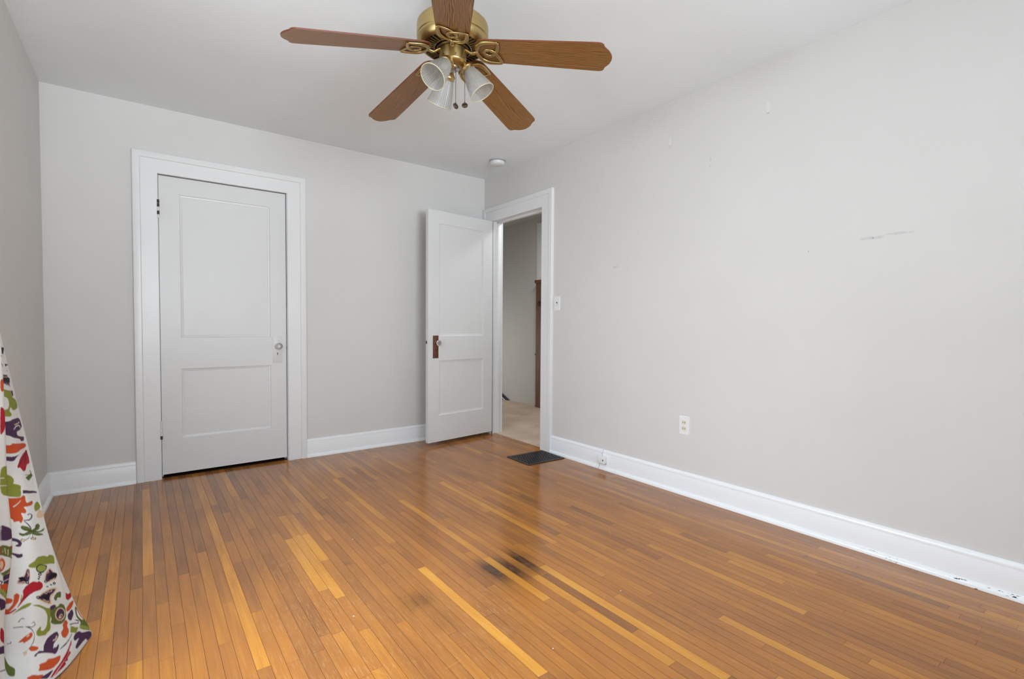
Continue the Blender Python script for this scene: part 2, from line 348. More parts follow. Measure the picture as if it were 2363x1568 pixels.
def build_floor():
    bm = bmesh.new(); lay = bm.loops.layers.float_color.new('board')
    i0 = int(math.floor((-W_-.02-X0F)/WF)); i1 = int(math.ceil((.02-X0F)/WF))
    g = .00045
    for i in range(i0, i1+1):
        xa, xb = max(-W_-.05, X0F+i*WF+g), min(.024, X0F+(i+1)*WF-g)
        if xb <= xa: continue
        top = .014 if -2.62 < (xa+xb)/2 < -1.80 else .10; bot = REAR-.02  # boards stop at the closet door so the dark base paints the gap's shade
        spec = sorted([(a,b,t) for k,a,b,t in SPECIAL if k == i], key=lambda q: -q[0])
        segs = []; y = top
        def fill(y, to):
            while y - to > 1e-3:
                L = rnd.choice((.28,.4,.55,.7,.85,1.0,1.2))*rnd.uniform(.85,1.15)
                e = y-L
                if e-to < .16: e = to
                segs.append((y, e, max(-.55, min(.5, rnd.gauss(-.02,.19))))); y = e
        for a, b, t in spec:
            if y-a < .15: a = y
            if a < y-.01: fill(y, a)
            segs.append((min(y,a), b, t)); y = b
        fill(y, bot)
        for a, b, t in segs:
            r1 = rnd.random(); tone = .5 + t*.34 + rnd.uniform(-.03,.03)
            n = max(1, int((a-b)/.03)) if -3.9 < b else max(1, int((a-b)/.3))
            ys = [a-g*.7+(b-a+g*1.4)*k/n for k in range(n+1)]
            va = [(bm.verts.new((xa,yy,0)), bm.verts.new((xb,yy,0))) for yy in ys]
            for k in range(n):
                f = bm.faces.new((va[k][0], va[k+1][0], va[k+1][1], va[k][1]))
                for lp in f.loops:
                    x, yy = lp.vert.co.x, lp.vert.co.y; xm = (xa+xb)/2
                    st = fieldsum(STAINS, xm*.55+x*.45, yy); wn = fieldsum(WORN, x, yy, 2.4)
                    lp[lay] = (tone, r1, st, wn)
    n0 = len(bm.faces)
    box(bm, (-W_-TH, REAR-TH, -.02), (.024, .115, -.0012)); bm.faces.ensure_lookup_table()
    for f in bm.faces[n0:]: f.material_index = 1
    return bm
bm = build_floor(); bmesh.ops.recalc_face_normals(bm, faces=bm.faces[:])
for f in bm.faces:
    if f.material_index == 0 and f.normal.z < 0: f.normal_flip()
struct('floor', bm, [M_floor, M_gap], 'worn varnished oak strip floor with dark water stains', 'floor', 'keep')
for p in bpy.data.objects['floor'].data.polygons: p.use_smooth = False

# baseboards: shoe moulding, flat board, eased cap
BP = [(0,.030),(.010,.0295),(.018,.026),(.023,.0185),(.024,.0150),(.114,.0150),(.116,.0142),(.120,.0142),(.126,.0145),(.134,.0125),(.140,.0075),(.143,.001),(.143,0)]
def baseboard(name, runs, label):
    bm = bmesh.new()
    for path, caps in runs:
        sweep_profile(bm, path, BP + [(0,0)], cap=True)
    return struct(name, bm, M_base, label, 'baseboard', 35)
Z = (0,0,1)
def frame_bb(p, nrm): return (p, Z, nrm)
baseboard('baseboard_back', [([frame_bb((-W_,0,0),(1,-1,0)), frame_bb((-2.7465,0,0),(0,-1,0))], 1), ([frame_bb((-1.679,0,0),(0,-1,0)), frame_bb((-.024,0,0),(0,-1,0))], 1)], 'white baseboard along the back wall on both sides of the closet door')
baseboard('baseboard_right', [([frame_bb((0,-1.021,0),(-1,0,0)), frame_bb((0,REAR,0),(-1,0,0))], 1)], 'long white baseboard with chipped paint along the right wall')
baseboard('baseboard_left', [([frame_bb((-W_,0,0),(1,-1,0)), frame_bb((-W_,REAR,0),(1,0,0))], 1)], 'white baseboard along the left wall running behind the curtain')

# door casings: flat board with raised back band, mitred; jamb and stop in the opening
CP = [(0,0),(0,.0165),(.002,.0185),(.090,.0185),(.0915,.0170),(.093,.0195),(.096,.0225),(.126,.0240),(.132,.0225),(.1345,.019),(.1345,0)]
def casing(bm, kind, a, b, ztop, wleft=1.0, plane=0.0):
    if kind == 'back': mk = lambda u, z, da, dz: ((u, plane, z), (da, 0, dz), (0,-1,0))
    else: mk = lambda u, z, da, dz: ((plane, u, z), (0, da, dz), (-1,0,0))
    path = [mk(a,0,-1,0), mk(a,ztop,-1,1), mk(b,ztop,1,1), mk(b,0,1,0)]
    sweep_profile(bm, path, CP, cap=True)
bm = bmesh.new(); casing(bm, 'back', -2.6107, -1.8119, 2.045)
box(bm, (-2.640,.0,0), (CL['x0']+.0035,TH,CL['z']+.0)); box(bm, (CL['x1']-.0035,.0,0), (-1.785,TH,CL['z'])); box(bm, (-2.612,.0,CL['z']-.004), (-1.811,TH,CL['z']+.02))
for x0, x1 in ((-2.609,-2.597),(-1.826,-1.8145)): box(bm, (x0,.052,0), (x1,.085,2.046), .002)
box(bm, (-2.609,.052,2.034), (-1.8145,.085,2.046), .002)
struct('trim_1', bm, M_trim, 'white painted casing around the closed closet door', 'door trim', 30)
bm = bmesh.new(); casing(bm, 'right', -.8872, -.1375, 2.045)
box(bm, (.0,EN['y0']-.02,0), (TH,EN['y0']+.002,EN['z'])); box(bm, (.0,EN['y1']-.003,0), (TH,EN['y1']+.02,EN['z'])); box(bm, (.0,EN['y0'],EN['z']-.004), (TH,EN['y1'],EN['z']+.02))
box(bm, (.045,EN['y1']-.016,0), (.082,EN['y1']-.002,2.045), .002); box(bm, (.045,EN['y0']+.001,0), (.082,EN['y0']+.014,2.045), .002); box(bm, (.045,EN['y0'],2.030), (.082,EN['y1'],2.048), .002)
struct('trim_2', bm, M_trim, 'white painted casing around the open doorway to the hall', 'door trim', 30)

# closet interior behind door
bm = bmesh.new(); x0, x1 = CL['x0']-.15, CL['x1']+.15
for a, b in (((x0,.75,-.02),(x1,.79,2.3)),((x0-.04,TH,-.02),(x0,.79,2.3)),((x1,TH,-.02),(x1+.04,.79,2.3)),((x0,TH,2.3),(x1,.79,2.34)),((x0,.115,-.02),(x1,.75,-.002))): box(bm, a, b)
struct('wall_closet', bm, M_dark, 'closet interior with its shade painted in, seen in the gap under the closet door', 'closet')

# ------------------------------------------------------------------ panel doors (leaf built in x,z; y=0 is the visible face, thickness to +y)
def panel_leaf(x0, x1, z0, z1, panels, th=.035, back=True):
    bm = bmesh.new(); D = .0075
    xs = [x0, panels[0][0], panels[0][1], x1]; zs = sorted({z0, z1, *[p[2] for p in panels], *[p[3] for p in panels]})
    def face_side(y, sgn):
        V = {(i,k): bm.verts.new((xs[i], y, zs[k])) for i in range(4) for k in range(len(zs))}
        for i in range(3):
            for k in range(len(zs)-1):
                hole = any(abs(xs[i]-p[0])<1e-6 and abs(zs[k]-p[2])<1e-6 for p in panels)
                q = [V[i,k], V[i+1,k], V[i+1,k+1], V[i,k+1]]
                if not hole: bm.faces.new(q)
                else:
                    prev = q
                    for ins, dep in ((.003,.0045),(.014,.0060),(.0165,D)):
                        cur = [bm.verts.new((v.co.x+(ins if a in (0,3) else -ins), y+sgn*dep, v.co.z+(ins if a in (0,1) else -ins))) for a, v in enumerate(q)]
                        for a in range(4): bm.faces.new((prev[a], prev[(a+1)%4], cur[(a+1)%4], cur[a]))
                        prev = cur
                    bm.faces.new(prev)
        return V
    A = face_side(0, 1); B = face_side(th, -1); nz = len(zs)
    per = [(i,0) for i in range(4)] + [(3,k) for k in range(1,nz)] + [(i,nz-1) for i in (2,1,0)] + [(0,k) for k in range(nz-2,0,-1)]
    for a, b in zip(per, per[1:]+per[:1]): bm.faces.new((A[a], A[b], B[b], B[a]))
    return bm
def knob_set(parent, kx, kz, plate_mat, plate=None, keyz=-.06, out=-1):
    """plate on the y=0 face of a door, glass knob standing out to -y"""
    px0, px1, pz0, pz1 = plate
    bm = bmesh.new(); box(bm, (px0,-.0030,pz0), (px1,.0005,pz1), .0014)
    if plate_mat is M_plate: box(bm, (px0+.006,-.0040,pz0+.006), (px1-.006,-.002,pz1-.006), .001)
    pl = finish('knob_plate', bm, plate_mat, parent, 30)
    bm = bmesh.new(); xk = (px0+px1)/2
    lathe(bm, [(.0,.0046),(.0038,.0046),(.0038,.0010),(0,.0010)], 14, Matrix.Translation((xk,0,kz+keyz+.006)) @ Matrix.Rotation(PI/2,4,'X'))
    box(bm, (xk-.0019,-.0046,kz+keyz-.010), (xk+.0019,-.001,kz+keyz+.004)); finish('keyhole', bm, M_slot, pl)
    M = Matrix.Translation((kx,0,kz)) @ Matrix.Rotation(PI/2,4,'X')
    bm = bmesh.new(); lathe(bm, [(0,.002),(.0165,.002),(.0165,.006),(.011,.009),(.0085,.013),(.0085,.026),(.012,.028),(.012,.031),(0,.031)], 24, M)
    sh = finish('knob_shank', bm, M_steel if plate_mat is not M_plate else M_plate, parent, 40)
    bm = bmesh.new(); lathe(bm, [(0,.031),(.011,.0311),(.018,.035),(.0245,.043),(.0255,.050),(.0225,.057),(.0150,.0615),(.0145,.0605),(0,.0605)], 12, M)
    finish('glass_knob', bm, M_knob, parent)
def hinge(parent, x, y, z0, z1, dark=()):
    bm = bmesh.new(); n = 5; L = (z1-z0)/n
    for k in range(n):
        lathe(bm, [(0,z0+k*L),(.0062,z0+k*L),(.0062,z0+(k+1)*L-.0015),(0,z0+(k+1)*L-.0015)], 14, Matrix.Translation((x,y,0)))
    h = finish('hinge', bm, M_hinge, parent, 40)
    bm = bmesh.new()
    for k in dark: lathe(bm, [(.0058,z0+k*L),(.0069,z0+k*L+.001),(.0069,z0+(k+1)*L-.0025),(.0058,z0+(k+1)*L-.0015)], 14, Matrix.Translation((x,y,0)))
    if dark: finish('bare_knuckle', bm, M_hingedk, h, 40)
    return h
d1 = empty('door_1', (-2.2125,.008,.022)); tag(d1, 'closed white two panel closet door with glass knob', 'door', kind='structure')
d1o = (-2.2125,.008,.022)
def rel(x, z): return x-d1o[0], z-d1o[2]
x0, z0 = rel(-2.6055,.024); x1, z1 = rel(-1.8190,2.0405)
pu = (rel(-2.4900,0)[0], rel(-1.9290,0)[0], rel(0,.9545)[1], rel(0,1.9275)[1]); pl_ = (pu[0], pu[1], rel(0,.2620)[1], rel(0,.7400)[1])
finish('door_leaf', panel_leaf(x0, x1, z0, z1, [pl_, pu]), M_door, d1)
knob_set(d1, rel(-1.8790,0)[0], rel(0,.884)[1], M_door, (rel(-1.9140,0)[0], rel(-1.8490,0)[0], rel(0,.7570)[1], rel(0,.9590)[1]), -.060)
hinge(d1, rel(-2.6085,0)[0], -.026, rel(0,1.750)[1], rel(0,1.874)[1], (1,3,4))
hinge(d1, rel(-2.6085,0)[0], -.026, rel(0,.2710)[1], rel(0,.3950)[1], (0,))
bm = bmesh.new(); box(bm, (rel(-1.819,0)[0]-.002,.004,rel(0,.860)[1]), (rel(-1.812,0)[0],.014,rel(0,.885)[1]), .002); finish('latch_bolt', bm, M_hingedk, d1)

# open door: local x runs from hinge to free edge, visible hall-side face is y=0 and looks to -y
ang = math.radians(83.0); LW = .733
d2 = empty('door_2', (-.0265,-.1830,.028), (0,0,PI+math.radians(90)-ang)); tag(d2, 'open white two panel door swung into the room beside the doorway', 'door', kind='structure')
# local +x must point along (-sin(ang), -cos(ang)); local -y is the visible face normal, so mirror the leaf in x
d2.rotation_euler = (0,0,math.radians(90)-ang)
leaf = panel_leaf(-LW, 0, .004, 2.010, [(-LW+.113, -.113, .234, .712), (-LW+.113, -.113, .927, 1.900)])
finish('door_leaf', leaf, M_door, d2)
knob_set(d2, -LW+.078, .868, M_plate, (-LW+.048, -LW+.106, .735, .932), -.066)
bm = bmesh.new(); box(bm, (-LW-.0022,.006,.79), (-LW+.001,.029,.93), .001); lp = finish('latch_plate', bm, M_door, d2)
bm = bmesh.new(); box(bm, (-LW-.0075,.012,.862), (-LW-.001,.024,.886), .002); finish('latch_bolt', bm, M_hingedk, lp)
for z in (.27, 1.70): hinge(d2, .004, .040, z, z+.11)

# ------------------------------------------------------------------ hall beyond the doorway
HX = 1.385
bm = bmesh.new(); box(bm, (.026,-1.75,-.03), (HX+.6,3.0,.0045)); struct('floor_hall', bm, M_carpet, 'beige carpet on the hall floor beyond the doorway', 'carpet')
bm = bmesh.new(); box(bm, (HX,-1.75,-.03), (HX+.1,3.0,2.46)); box(bm, (TH,3.0,-.03), (HX+.1,3.1,2.46)); box(bm, (TH,-1.85,-.03), (HX+.1,-1.75,2.46)); box(bm, (.0,TH,-.03), (TH,1.4,2.46)); box(bm, (.0,2.5,-.03), (TH,3.1,2.46)); box(bm, (.0,1.4,1.5), (TH,2.5,2.46))
struct('wall_hall', bm, M_hallwall, 'grey hall wall seen through the open doorway', 'wall')
bm = bmesh.new(); box(bm, (TH,-1.85,2.44), (HX+.1,3.1,2.52)); struct('ceiling_hall', bm, M_hallwall, 'hall ceiling glimpsed at the top of the doorway', 'ceiling')
bm = bmesh.new(); box(bm, (HX-.02,.60,0), (HX,.834,2.36), .003); struct('trim_3', bm, M_trim, 'white trim strip on the hall wall above the brown cabinet', 'trim', 30)
cabx = 1.310
cab = empty('cabinet', (cabx,.6,.0045)); tag(cab, 'tall narrow brown wooden cabinet against the hall wall beyond the doorway', 'cabinet')
bm = bmesh.new(); box(bm, (0,-.25,0), (.054,.176,1.585), .003); finish('body', bm, M_cab, cab)
bm = bmesh.new(); box(bm, (-.013,-.26,1.585), (.054,.192,1.622), .003); finish('top', bm, M_cab, cab)
bm = bmesh.new(); M = Matrix.Translation((-.001,.092,1.325)) @ Matrix.Rotation(-PI/2,4,'Y')
lathe(bm, [(0,0),(.016,0),(.016,.004),(.006,.007),(.006,.012),(0,.014)], 20, M); tube(bm, [Vector((-.012, .092+.030*math.sin(t), 1.310-.030*math.cos(t)+.012)) for t in np.linspace(0,2*PI,24)[:-1]], .0042, 8, True, 1, (1,0,0))
finish('ring_pull', bm, M_hingedk, cab, 40)
bm = bmesh.new(); lathe(bm, [(0,0),(.010,0),(.007,.008),(.013,.018),(.010,.026),(0,.028)], 16, Matrix.Translation((.02,.176,.675)) @ Matrix.Rotation(-PI/2,4,'X')); finish('side_knob', bm, M_hingedk, cab, 40)
st = empty('stair_skirt', (HX-.03,1.41,.0045)); tag(st, 'dark sloping skirt board with white stripe low on the hall wall', 'skirt board')
def slant(bm, w0, w1, x0=0.0, x1=.026):
    # strip rising towards +y; w0,w1 = heights above the slope line through the origin
    sl = .44; P = [(.0, w0), (.60, w0), (.60, w1), (.0, w1)]
    pts = []
    if w1 > 0:
        ya = -w1/sl if True else 0
    A = [(max(0,-w0)/sl if w0 < 0 else -w0/sl, max(0,w0) if False else 0), (.6, .6*sl+w0), (.6, .6*sl+w1), (-w1/sl, 0)]
    va = [bm.verts.new((x0, y, z)) for y, z in A]; vb = [bm.verts.new((x1, y, z)) for y, z in A]
    bm.faces.new(va); bm.faces.new(vb[::-1])
    for k in range(4): bm.faces.new((va[k], va[(k+1)%4], vb[(k+1)%4], vb[k]))
bm = bmesh.new(); slant(bm, -.032, 0); finish('skirt_board', bm, M_navy, st)
bm = bmesh.new(); slant(bm, -.048, -.032); finish('white_edge', bm, M_trim, st)
bm = bmesh.new(); slant(bm, -.085, -.048); finish('lower_board', bm, M_navy, st)

# ------------------------------------------------------------------ windows that light the room (behind and beside the viewer)
def window(name, axis, a0, a1, z0, z1, pos, sgn, label):
    r = empty(name, ((0,0,0))); tag(r, label, 'window', kind='structure')
    def bx(bm, a, b, za, zb, d0, d1, bev=.003):
        if axis == 'y': box(bm, (min(pos+sgn*d0,pos+sgn*d1), a, za), (max(pos+sgn*d0,pos+sgn*d1), b, zb), bev)
        else: box(bm, (a, min(pos+sgn*d0,pos+sgn*d1), za), (b, max(pos+sgn*d0,pos+sgn*d1), zb), bev)
    bm = bmesh.new(); w = .10
    bx(bm, a0-w, a0, z0-w, z1+w, 0, .02); bx(bm, a1, a1+w, z0-w, z1+w, 0, .02); bx(bm, a0, a1, z1, z1+w, 0, .02); bx(bm, a0-w-.02, a1+w+.02, z0-.03, z0, 0, .05); bx(bm, a0, a1, z0-w, z0-.03, 0, .02)
    finish('window_casing', bm, M_trim, r)
    bm = bmesh.new(); s = .045
    bx(bm, a0, a0+s, z0, z1, -.06, -.025); bx(bm, a1-s, a1, z0, z1, -.06, -.025); bx(bm, a0+s, a1-s, z0, z0+s, -.06, -.025); bx(bm, a0+s, a1-s, z1-s, z1, -.06, -.025); bx(bm, a0+s, a1-s, (z0+z1)/2-.02, (z0+z1)/2+.02, -.06, -.025)
    finish('window_sash', bm, M_trim, r)
    t = NT('window_pane_'+axis); t.t.nodes.remove(t.b); tp = t.n('ShaderNodeBsdfTransparent'); gl = t.n('ShaderNodeBsdfGlossy'); gl.inputs[1].default_value = .02; mx = t.n('ShaderNodeMixShader'); mx.inputs[0].default_value = .05
    t.l(tp.outputs[0], mx.inputs[1]); t.l(gl.outputs[0], mx.inputs[2]); t.l(mx.outputs[0], t.out.inputs[0])
    bm = bmesh.new(); bx(bm, a0+s, a1-s, z0+s, z1-s, -.045, -.041, 0); finish('window_pane', bm, t.m, r)
window('window_1', 'y', WIN_L['y0'], WIN_L['y1'], WIN_L['z0'], WIN_L['z1'], -W_, 1, 'window in the left wall beside the floral curtain')
window('window_2', 'x', WIN_R['x0'], WIN_R['x1'], WIN_R['z0'], WIN_R['z1'], REAR, 1, 'wide window in the rear wall behind the viewer')

# ------------------------------------------------------------------ floor register
rg = empty('floor_register', (-.218,-1.073,0), (0,0,math.radians(-2.0))); tag(rg, 'dark iron floor register set in the boards by the doorway', 'floor vent')
rw, rd = .179, .143
bm = bmesh.new(); f = .022
for a, b in (((-rw,-rd),(rw,-rd+f)),((-rw,rd-f),(rw,rd)),((-rw,-rd+f),(-rw+f,rd-f)),((rw-f,-rd+f),(rw,rd-f))): box(bm, (a[0],a[1],.0), (b[0],b[1],.007), .0025)
finish('frame', bm, M_iron, rg)
bm = bmesh.new(); nx, ny = 14, 11; ix, iy = rw-f, rd-f; sx, sy = 2*ix/nx, 2*iy/ny
for j in range(1, ny): box(bm, (-ix,-iy+j*sy-.0035,.0025), (ix,-iy+j*sy+.0035,.0062), .001)
for j in range(ny):
    for i in range(nx+1):
        x = -ix+(i+(.5 if j % 2 else 0))*sx
        if -ix < x < ix: box(bm, (x-.0035,-iy+j*sy,.0025), (x+.0035,-iy+(j+1)*sy,.0060))
finish('grille', bm, M_iron, rg)
bm = bmesh.new(); box(bm, (-ix-.002,-iy-.002,.0004), (ix+.002,iy+.002,.0012)); finish('duct_shade_sheet', bm, M_black, rg)  # black sheet painted in for the darkness of the duct

# ------------------------------------------------------------------ wall plates (x is the wall plane; local: y along wall, x out to the room = -x)
def rounded(cy, cz, w, h, r=.006, n=4):
    pts = []
    for sx, sz, a0 in ((1,1,0),(-1,1,90),(-1,-1,180),(1,-1,270)):
        for k in range(n+1):
            a = math.radians(a0+90*k/n); pts.append((cy+sx*(w/2-r)+r*math.cos(a), cz+sz*(h/2-r)+r*math.sin(a)))
    return pts
def slab(bm, pts, x0, x1, bev=0):                    # polygon in (y,z) extruded from x0 to x1
    tmp = bmesh.new(); extrude_poly(tmp, pts, 0, 1)
    tmp.verts.index_update(); V = {}
    for v in tmp.verts: V[v.index] = bm.verts.new((x0+(x1-x0)*v.co.z, v.co.x, v.co.y))
    for f in tmp.faces: bm.faces.new([V[v.index] for v in f.verts])
    tmp.free()
ou = empty('wall_outlet', (0,-2.2605,.433)); tag(ou, 'white two socket outlet on the right wall above the baseboard', 'outlet')
bm = bmesh.new(); slab(bm, rounded(0,0,.071,.115,.003), 0, -.003); slab(bm, rounded(0,0,.065,.109,.003), -.003, -.005); finish('cover_plate', bm, M_plastic, ou)
for dz in (.0195,-.0195):
    bm = bmesh.new(); slab(bm, rounded(0,dz,.034,.029,.0115), -.004, -.0068); rc = finish('receptacle', bm, M_ivory, ou)
    bm = bmesh.new()
    for dy in (-.0065,.0065): box(bm, (-.0072,dy-.0016,dz-.005), (-.006,dy+.0016,dz+.005))
    finish('slots', bm, M_slot, rc)
bm = bmesh.new(); lathe(bm, [(0,.0064),(.0028,.0058),(.0032,.004)], 12, Matrix.Rotation(-PI/2,4,'Y')); finish('screw', bm, M_ivory, ou)
sw = empty('light_switch', (0,-1.0715,1.2325)); tag(sw, 'white toggle light switch beside the doorway casing', 'light switch')
bm = bmesh.new(); slab(bm, rounded(0,0,.071,.115,.003), 0, -.003); slab(bm, rounded(0,0,.065,.109,.003), -.003, -.0055); finish('cover_plate', bm, M_plastic, sw)
bm = bmesh.new(); box(bm, (-.0062,-.0055,-.012), (-.005,.0055,.012)); finish('slot', bm, M_slot, sw)
bm = bmesh.new()
A = [(-.005,-.004,-.010),(-.005,.004,-.010),(-.005,.004,.003),(-.005,-.004,.003)]; B = [(-.016,-.003,-.016),(-.016,.003,-.016),(-.014,.003,-.009),(-.014,-.003,-.009)]
va = [bm.verts.new(p) for p in A]; vb = [bm.verts.new(p) for p in B]; bm.faces.new(va); bm.faces.new(vb)
for k in range(4): bm.faces.new((va[k], va[(k+1)%4], vb[(k+1)%4], vb[k]))
finish('toggle', bm, M_plastic, sw)
for dz in (.030,-.030):
    bm = bmesh.new(); lathe(bm, [(0,.0066),(.0024,.006),(.0028,.005)], 12, Matrix.Translation((0,0,dz)) @ Matrix.Rotation(-PI/2,4,'Y')); finish('screw', bm, M_plastic, sw)
pj = empty('phone_jack', (-.0150,-1.599,.074)); tag(pj, 'small white phone jack box fixed on the right baseboard', 'phone jack')
bm = bmesh.new(); box(bm, (-.030,-.037,-.026), (0,.037,.028), .004); finish('box', bm, M_plastic, pj, 30)
bm = bmesh.new(); box(bm, (-.032,-.030,-.004), (-.029,-.022,.006)); finish('socket', bm, M_slot, pj)
bm = bmesh.new(); tube(bm, spline([(-.010,.004,.026),(-.012,.004,.045),(-.008,.003,.062),(.004,.003,.070),(.0125,.002,.0745)], 5), .004, 8); finish('cable', bm, M_base, pj, True)
bm = bmesh.new(); tube(bm, spline([(-.010,.028,-.026),(-.013,.028,-.045),(-.020,.028,-.066)], 5), .003, 8); finish('lower_cable', bm, M_base, pj, True)
# leftover adhesive strips of removed hangers
for (y, z, h, lab) in ((-2.125,2.232,.052,'short pale adhesive strip on the right wall, nearer the doorway and ceiling'), (-2.737,2.238,.060,'pale adhesive strip on the right wall, the farther one from the doorway')):
    s = empty('adhesive_strip', (0,y,z)); tag(s, lab, 'adhesive strip', 'adhesive strips left on the right wall')
    bm = bmesh.new(); slab(bm, rounded(0,0,.016,h,.002), 0, -.0012); finish('pad', bm, M_strip, s)
    bm = bmesh.new()
    for dy in (-.006,0,.006): box(bm, (-.0008,dy-.001,-h/2-.008), (0,dy+.001,-h/2-.001))
    finish('torn_end', bm, M_smokebase, s)

# ------------------------------------------------------------------ smoke detector
sd = empty('smoke_detector', (-.222,-.530,H_)); tag(sd, 'round white smoke detector on the ceiling near the doorway corner', 'smoke detector')
bm = bmesh.new(); lathe(bm, [(0,0),(.071,0),(.0715,-.006),(.068,-.009),(.058,-.010),(0,-.010)], 48); finish('mounting_base', bm, M_smokebase, sd, 40)
bm = bmesh.new(); lathe(bm, [(.0,-.010),(.060,-.010),(.064,-.013),(.0635,-.027),(.058,-.036),(.048,-.040),(.0,-.0415)], 48); finish('cover', bm, M_smoke, sd, 40)

# ------------------------------------------------------------------ ceiling fan
FX, FY = -1.6544, -2.2333; FZ = 2.205
fan = empty('ceiling_fan', (FX,FY,H_)); tag(fan, 'brass ceiling fan with five oak blades and three ribbed glass lamps', 'ceiling fan')
def fz(z): return z - H_
bm = bmesh.new(); lathe(bm, [(0,fz(H_)),(.066,fz(H_)),(.068,fz(H_-.012)),(.060,fz(H_-.040)),(.030,fz(H_-.058)),(.018,fz(H_-.062)),(.018,fz(2.335)),(.030,fz(2.330))], 40); finish('canopy', bm, M_brass, fan, 35)
bm = bmesh.new(); lathe(bm, [(0,fz(2.335)),(.060,fz(2.335)),(.095,fz(2.322)),(.140,fz(2.303)),(.1465,fz(2.296)),(.1480,fz(2.289)),(.1480,fz(2.243)),(.1455,fz(2.241)),(.1470,fz(2.238)),(.1465,fz(2.229)),(.138,fz(2.215)),(.126,fz(2.206)),(.120,fz(2.205)),(.1185,fz(2.2105)),(0,fz(2.2105))], 72); finish('motor_housing', bm, M_brass, fan, 35)
bm = bmesh.new(); lathe(bm, [(.119,fz(2.2095)),(.074,fz(2.2095)),(0,fz(2.2095))], 48); vp = finish('vent_plate', bm, M_black, fan)  # black disc paints the shade between the fins
bm = bmesh.new()
for k in range(40):
    a = 2*PI*k/40
    for r0, r1 in ((.078,.119),):
        d = Vector((math.cos(a),math.sin(a),0)); s = Vector((-math.sin(a),math.cos(a),0))
        P = []
        for r in (r0, r1):
            for sgn in (-1,1):
                for z in (fz(2.2097),fz(2.2030)): P.append(d*r+s*sgn*.0016+Vector((0,0,z)))
        V = [bm.verts.new(p) for p in P]
        for q in ((0,1,3,2),(4,6,7,5),(0,4,5,1),(2,3,7,6),(1,5,7,3),(0,2,6,4)): bm.faces.new([V[i] for i in q])
lathe(bm, [(.0785,fz(2.2097)),(.0785,fz(2.202)),(.0755,fz(2.202)),(.0755,fz(2.2097))], 48)
finish('vent_fins', bm, M_brass, vp)
bm = bmesh.new(); lathe(bm, [(.067,fz(2.2095)),(.067,fz(2.201)),(.063,fz(2.197)),(0,fz(2.197))], 40); finish('flywheel', bm, M_brassdk, fan, 35)
bm = bmesh.new(); lathe(bm, [(0,fz(2.198)),(.050,fz(2.198)),(.0565,fz(2.196)),(.0565,fz(2.150)),(.0580,fz(2.148)),(.0570,fz(2.145)),(.051,fz(2.138)),(.040,fz(2.132)),(.030,fz(2.1285)),(.026,fz(2.128))], 48); sh = finish('switch_housing', bm, M_brass, fan, 35)
bm = bmesh.new(); lathe(bm, [(.0270,fz(2.1285)),(.0265,fz(2.122)),(.021,fz(2.117)),(.012,fz(2.1145)),(0,fz(2.114))], 32); finish('bottom_cap', bm, M_steel, fan, 40)
for a in (200, 252, 300):
    bm = bmesh.new(); d = math.radians(a); lathe(bm, [(0,.0575),(.0022,.0575),(.0026,.056)], 8, Matrix.Translation((0,0,fz(2.160))) @ Matrix.Rotation(d,4,'Z') @ Matrix.Rotation(PI/2,4,'Y'))
    finish('screw', bm, M_slot, sh)
# blades
def blade_bm():
    bm = bmesh.new(); half = []
    pr = [(.098,.0),(.099,.018),(.104,.036),(.112,.050),(.124,.060),(.140,.0640),(.250,.0675),(.380,.0715),(.500,.0750),(.590,.0775),(.612,.0772),(.622,.0740),(.628,.0675),(.630,.0600),(.634,.0520),(.641,.0440),(.649,.0340),(.655,.0220),(.6585,.0110),(.660,0)]
    up_ = [(x,y) for x,y in pr]; lo = [(x,-y) for x,y in pr[-2:0:-1]]
    extrude_poly(bm, (up_+lo)[::-1] if False else up_[::-1]+[(x,-y) for x,y in pr[1:-1]], -.0028, .0028)
    bm.normal_update()
    for f in bm.faces:
        if abs(f.normal.z) < .5: f.material_index = 1
    return bm
IR = [(.104,0),(.110,.030),(.124,.056),(.146,.071),(.172,.0745),(.200,.0745),(.198,.058),(.192,.030),(.184,.002),(.172,-.018),(.157,-.026),(.142,-.019),(.135,-.002)]
def iron_bm():
    bm = bmesh.new(); zb = -.0095
    # left leaf outline to its pointed tip, then the inner curl, mirrored on the other side
    outer = spline([(.108,.003,zb),(.112,.020,zb),(.124,.041,zb),(.146,.0535,zb),(.174,.0565,zb),(.205,.0560,zb)], 6)
    inner = spline([(.205,.0560,zb),(.203,.038,zb),(.196,.016,zb),(.184,-.005,zb),(.169,-.0165,zb),(.153,-.0170,zb),(.142,-.009,zb),(.139,0,zb)], 6)
    def rad(n, a, b): return [a+(b-a)*math.sin(PI*k/(n-1)) for k in range(n)]
    for s in (1,-1):
        o_ = [Vector((p.x, s*p.y, p.z-.0008*s)) for p in outer]; i_ = [Vector((p.x, s*p.y, p.z-.0016*s)) for p in inner]
        tube(bm, o_, rad(len(o_), .0062, .0104), 10, False, .5); tube(bm, i_, rad(len(i_), .0058, .0074), 10, False, .5)
    tube(bm, spline([(.050,0,-.002),(.062,0,-.004),(.074,0,-.010),(.086,0,-.0155),(.098,0,-.0125),(.106,0,-.0105),(.113,0,-.0098)], 6), [.0095]*13+[.0090]*12+[.0080]*12, 8, False, .6)
    return bm
def screw_bm(x, y):
    bm = bmesh.new()
    if True: lathe(bm, [(0,-.0075),(.003,-.007),(.0042,-.0055),(.0042,-.0028)], 12, Matrix.Translation((x,y,0)))
    return bm
bl0 = None
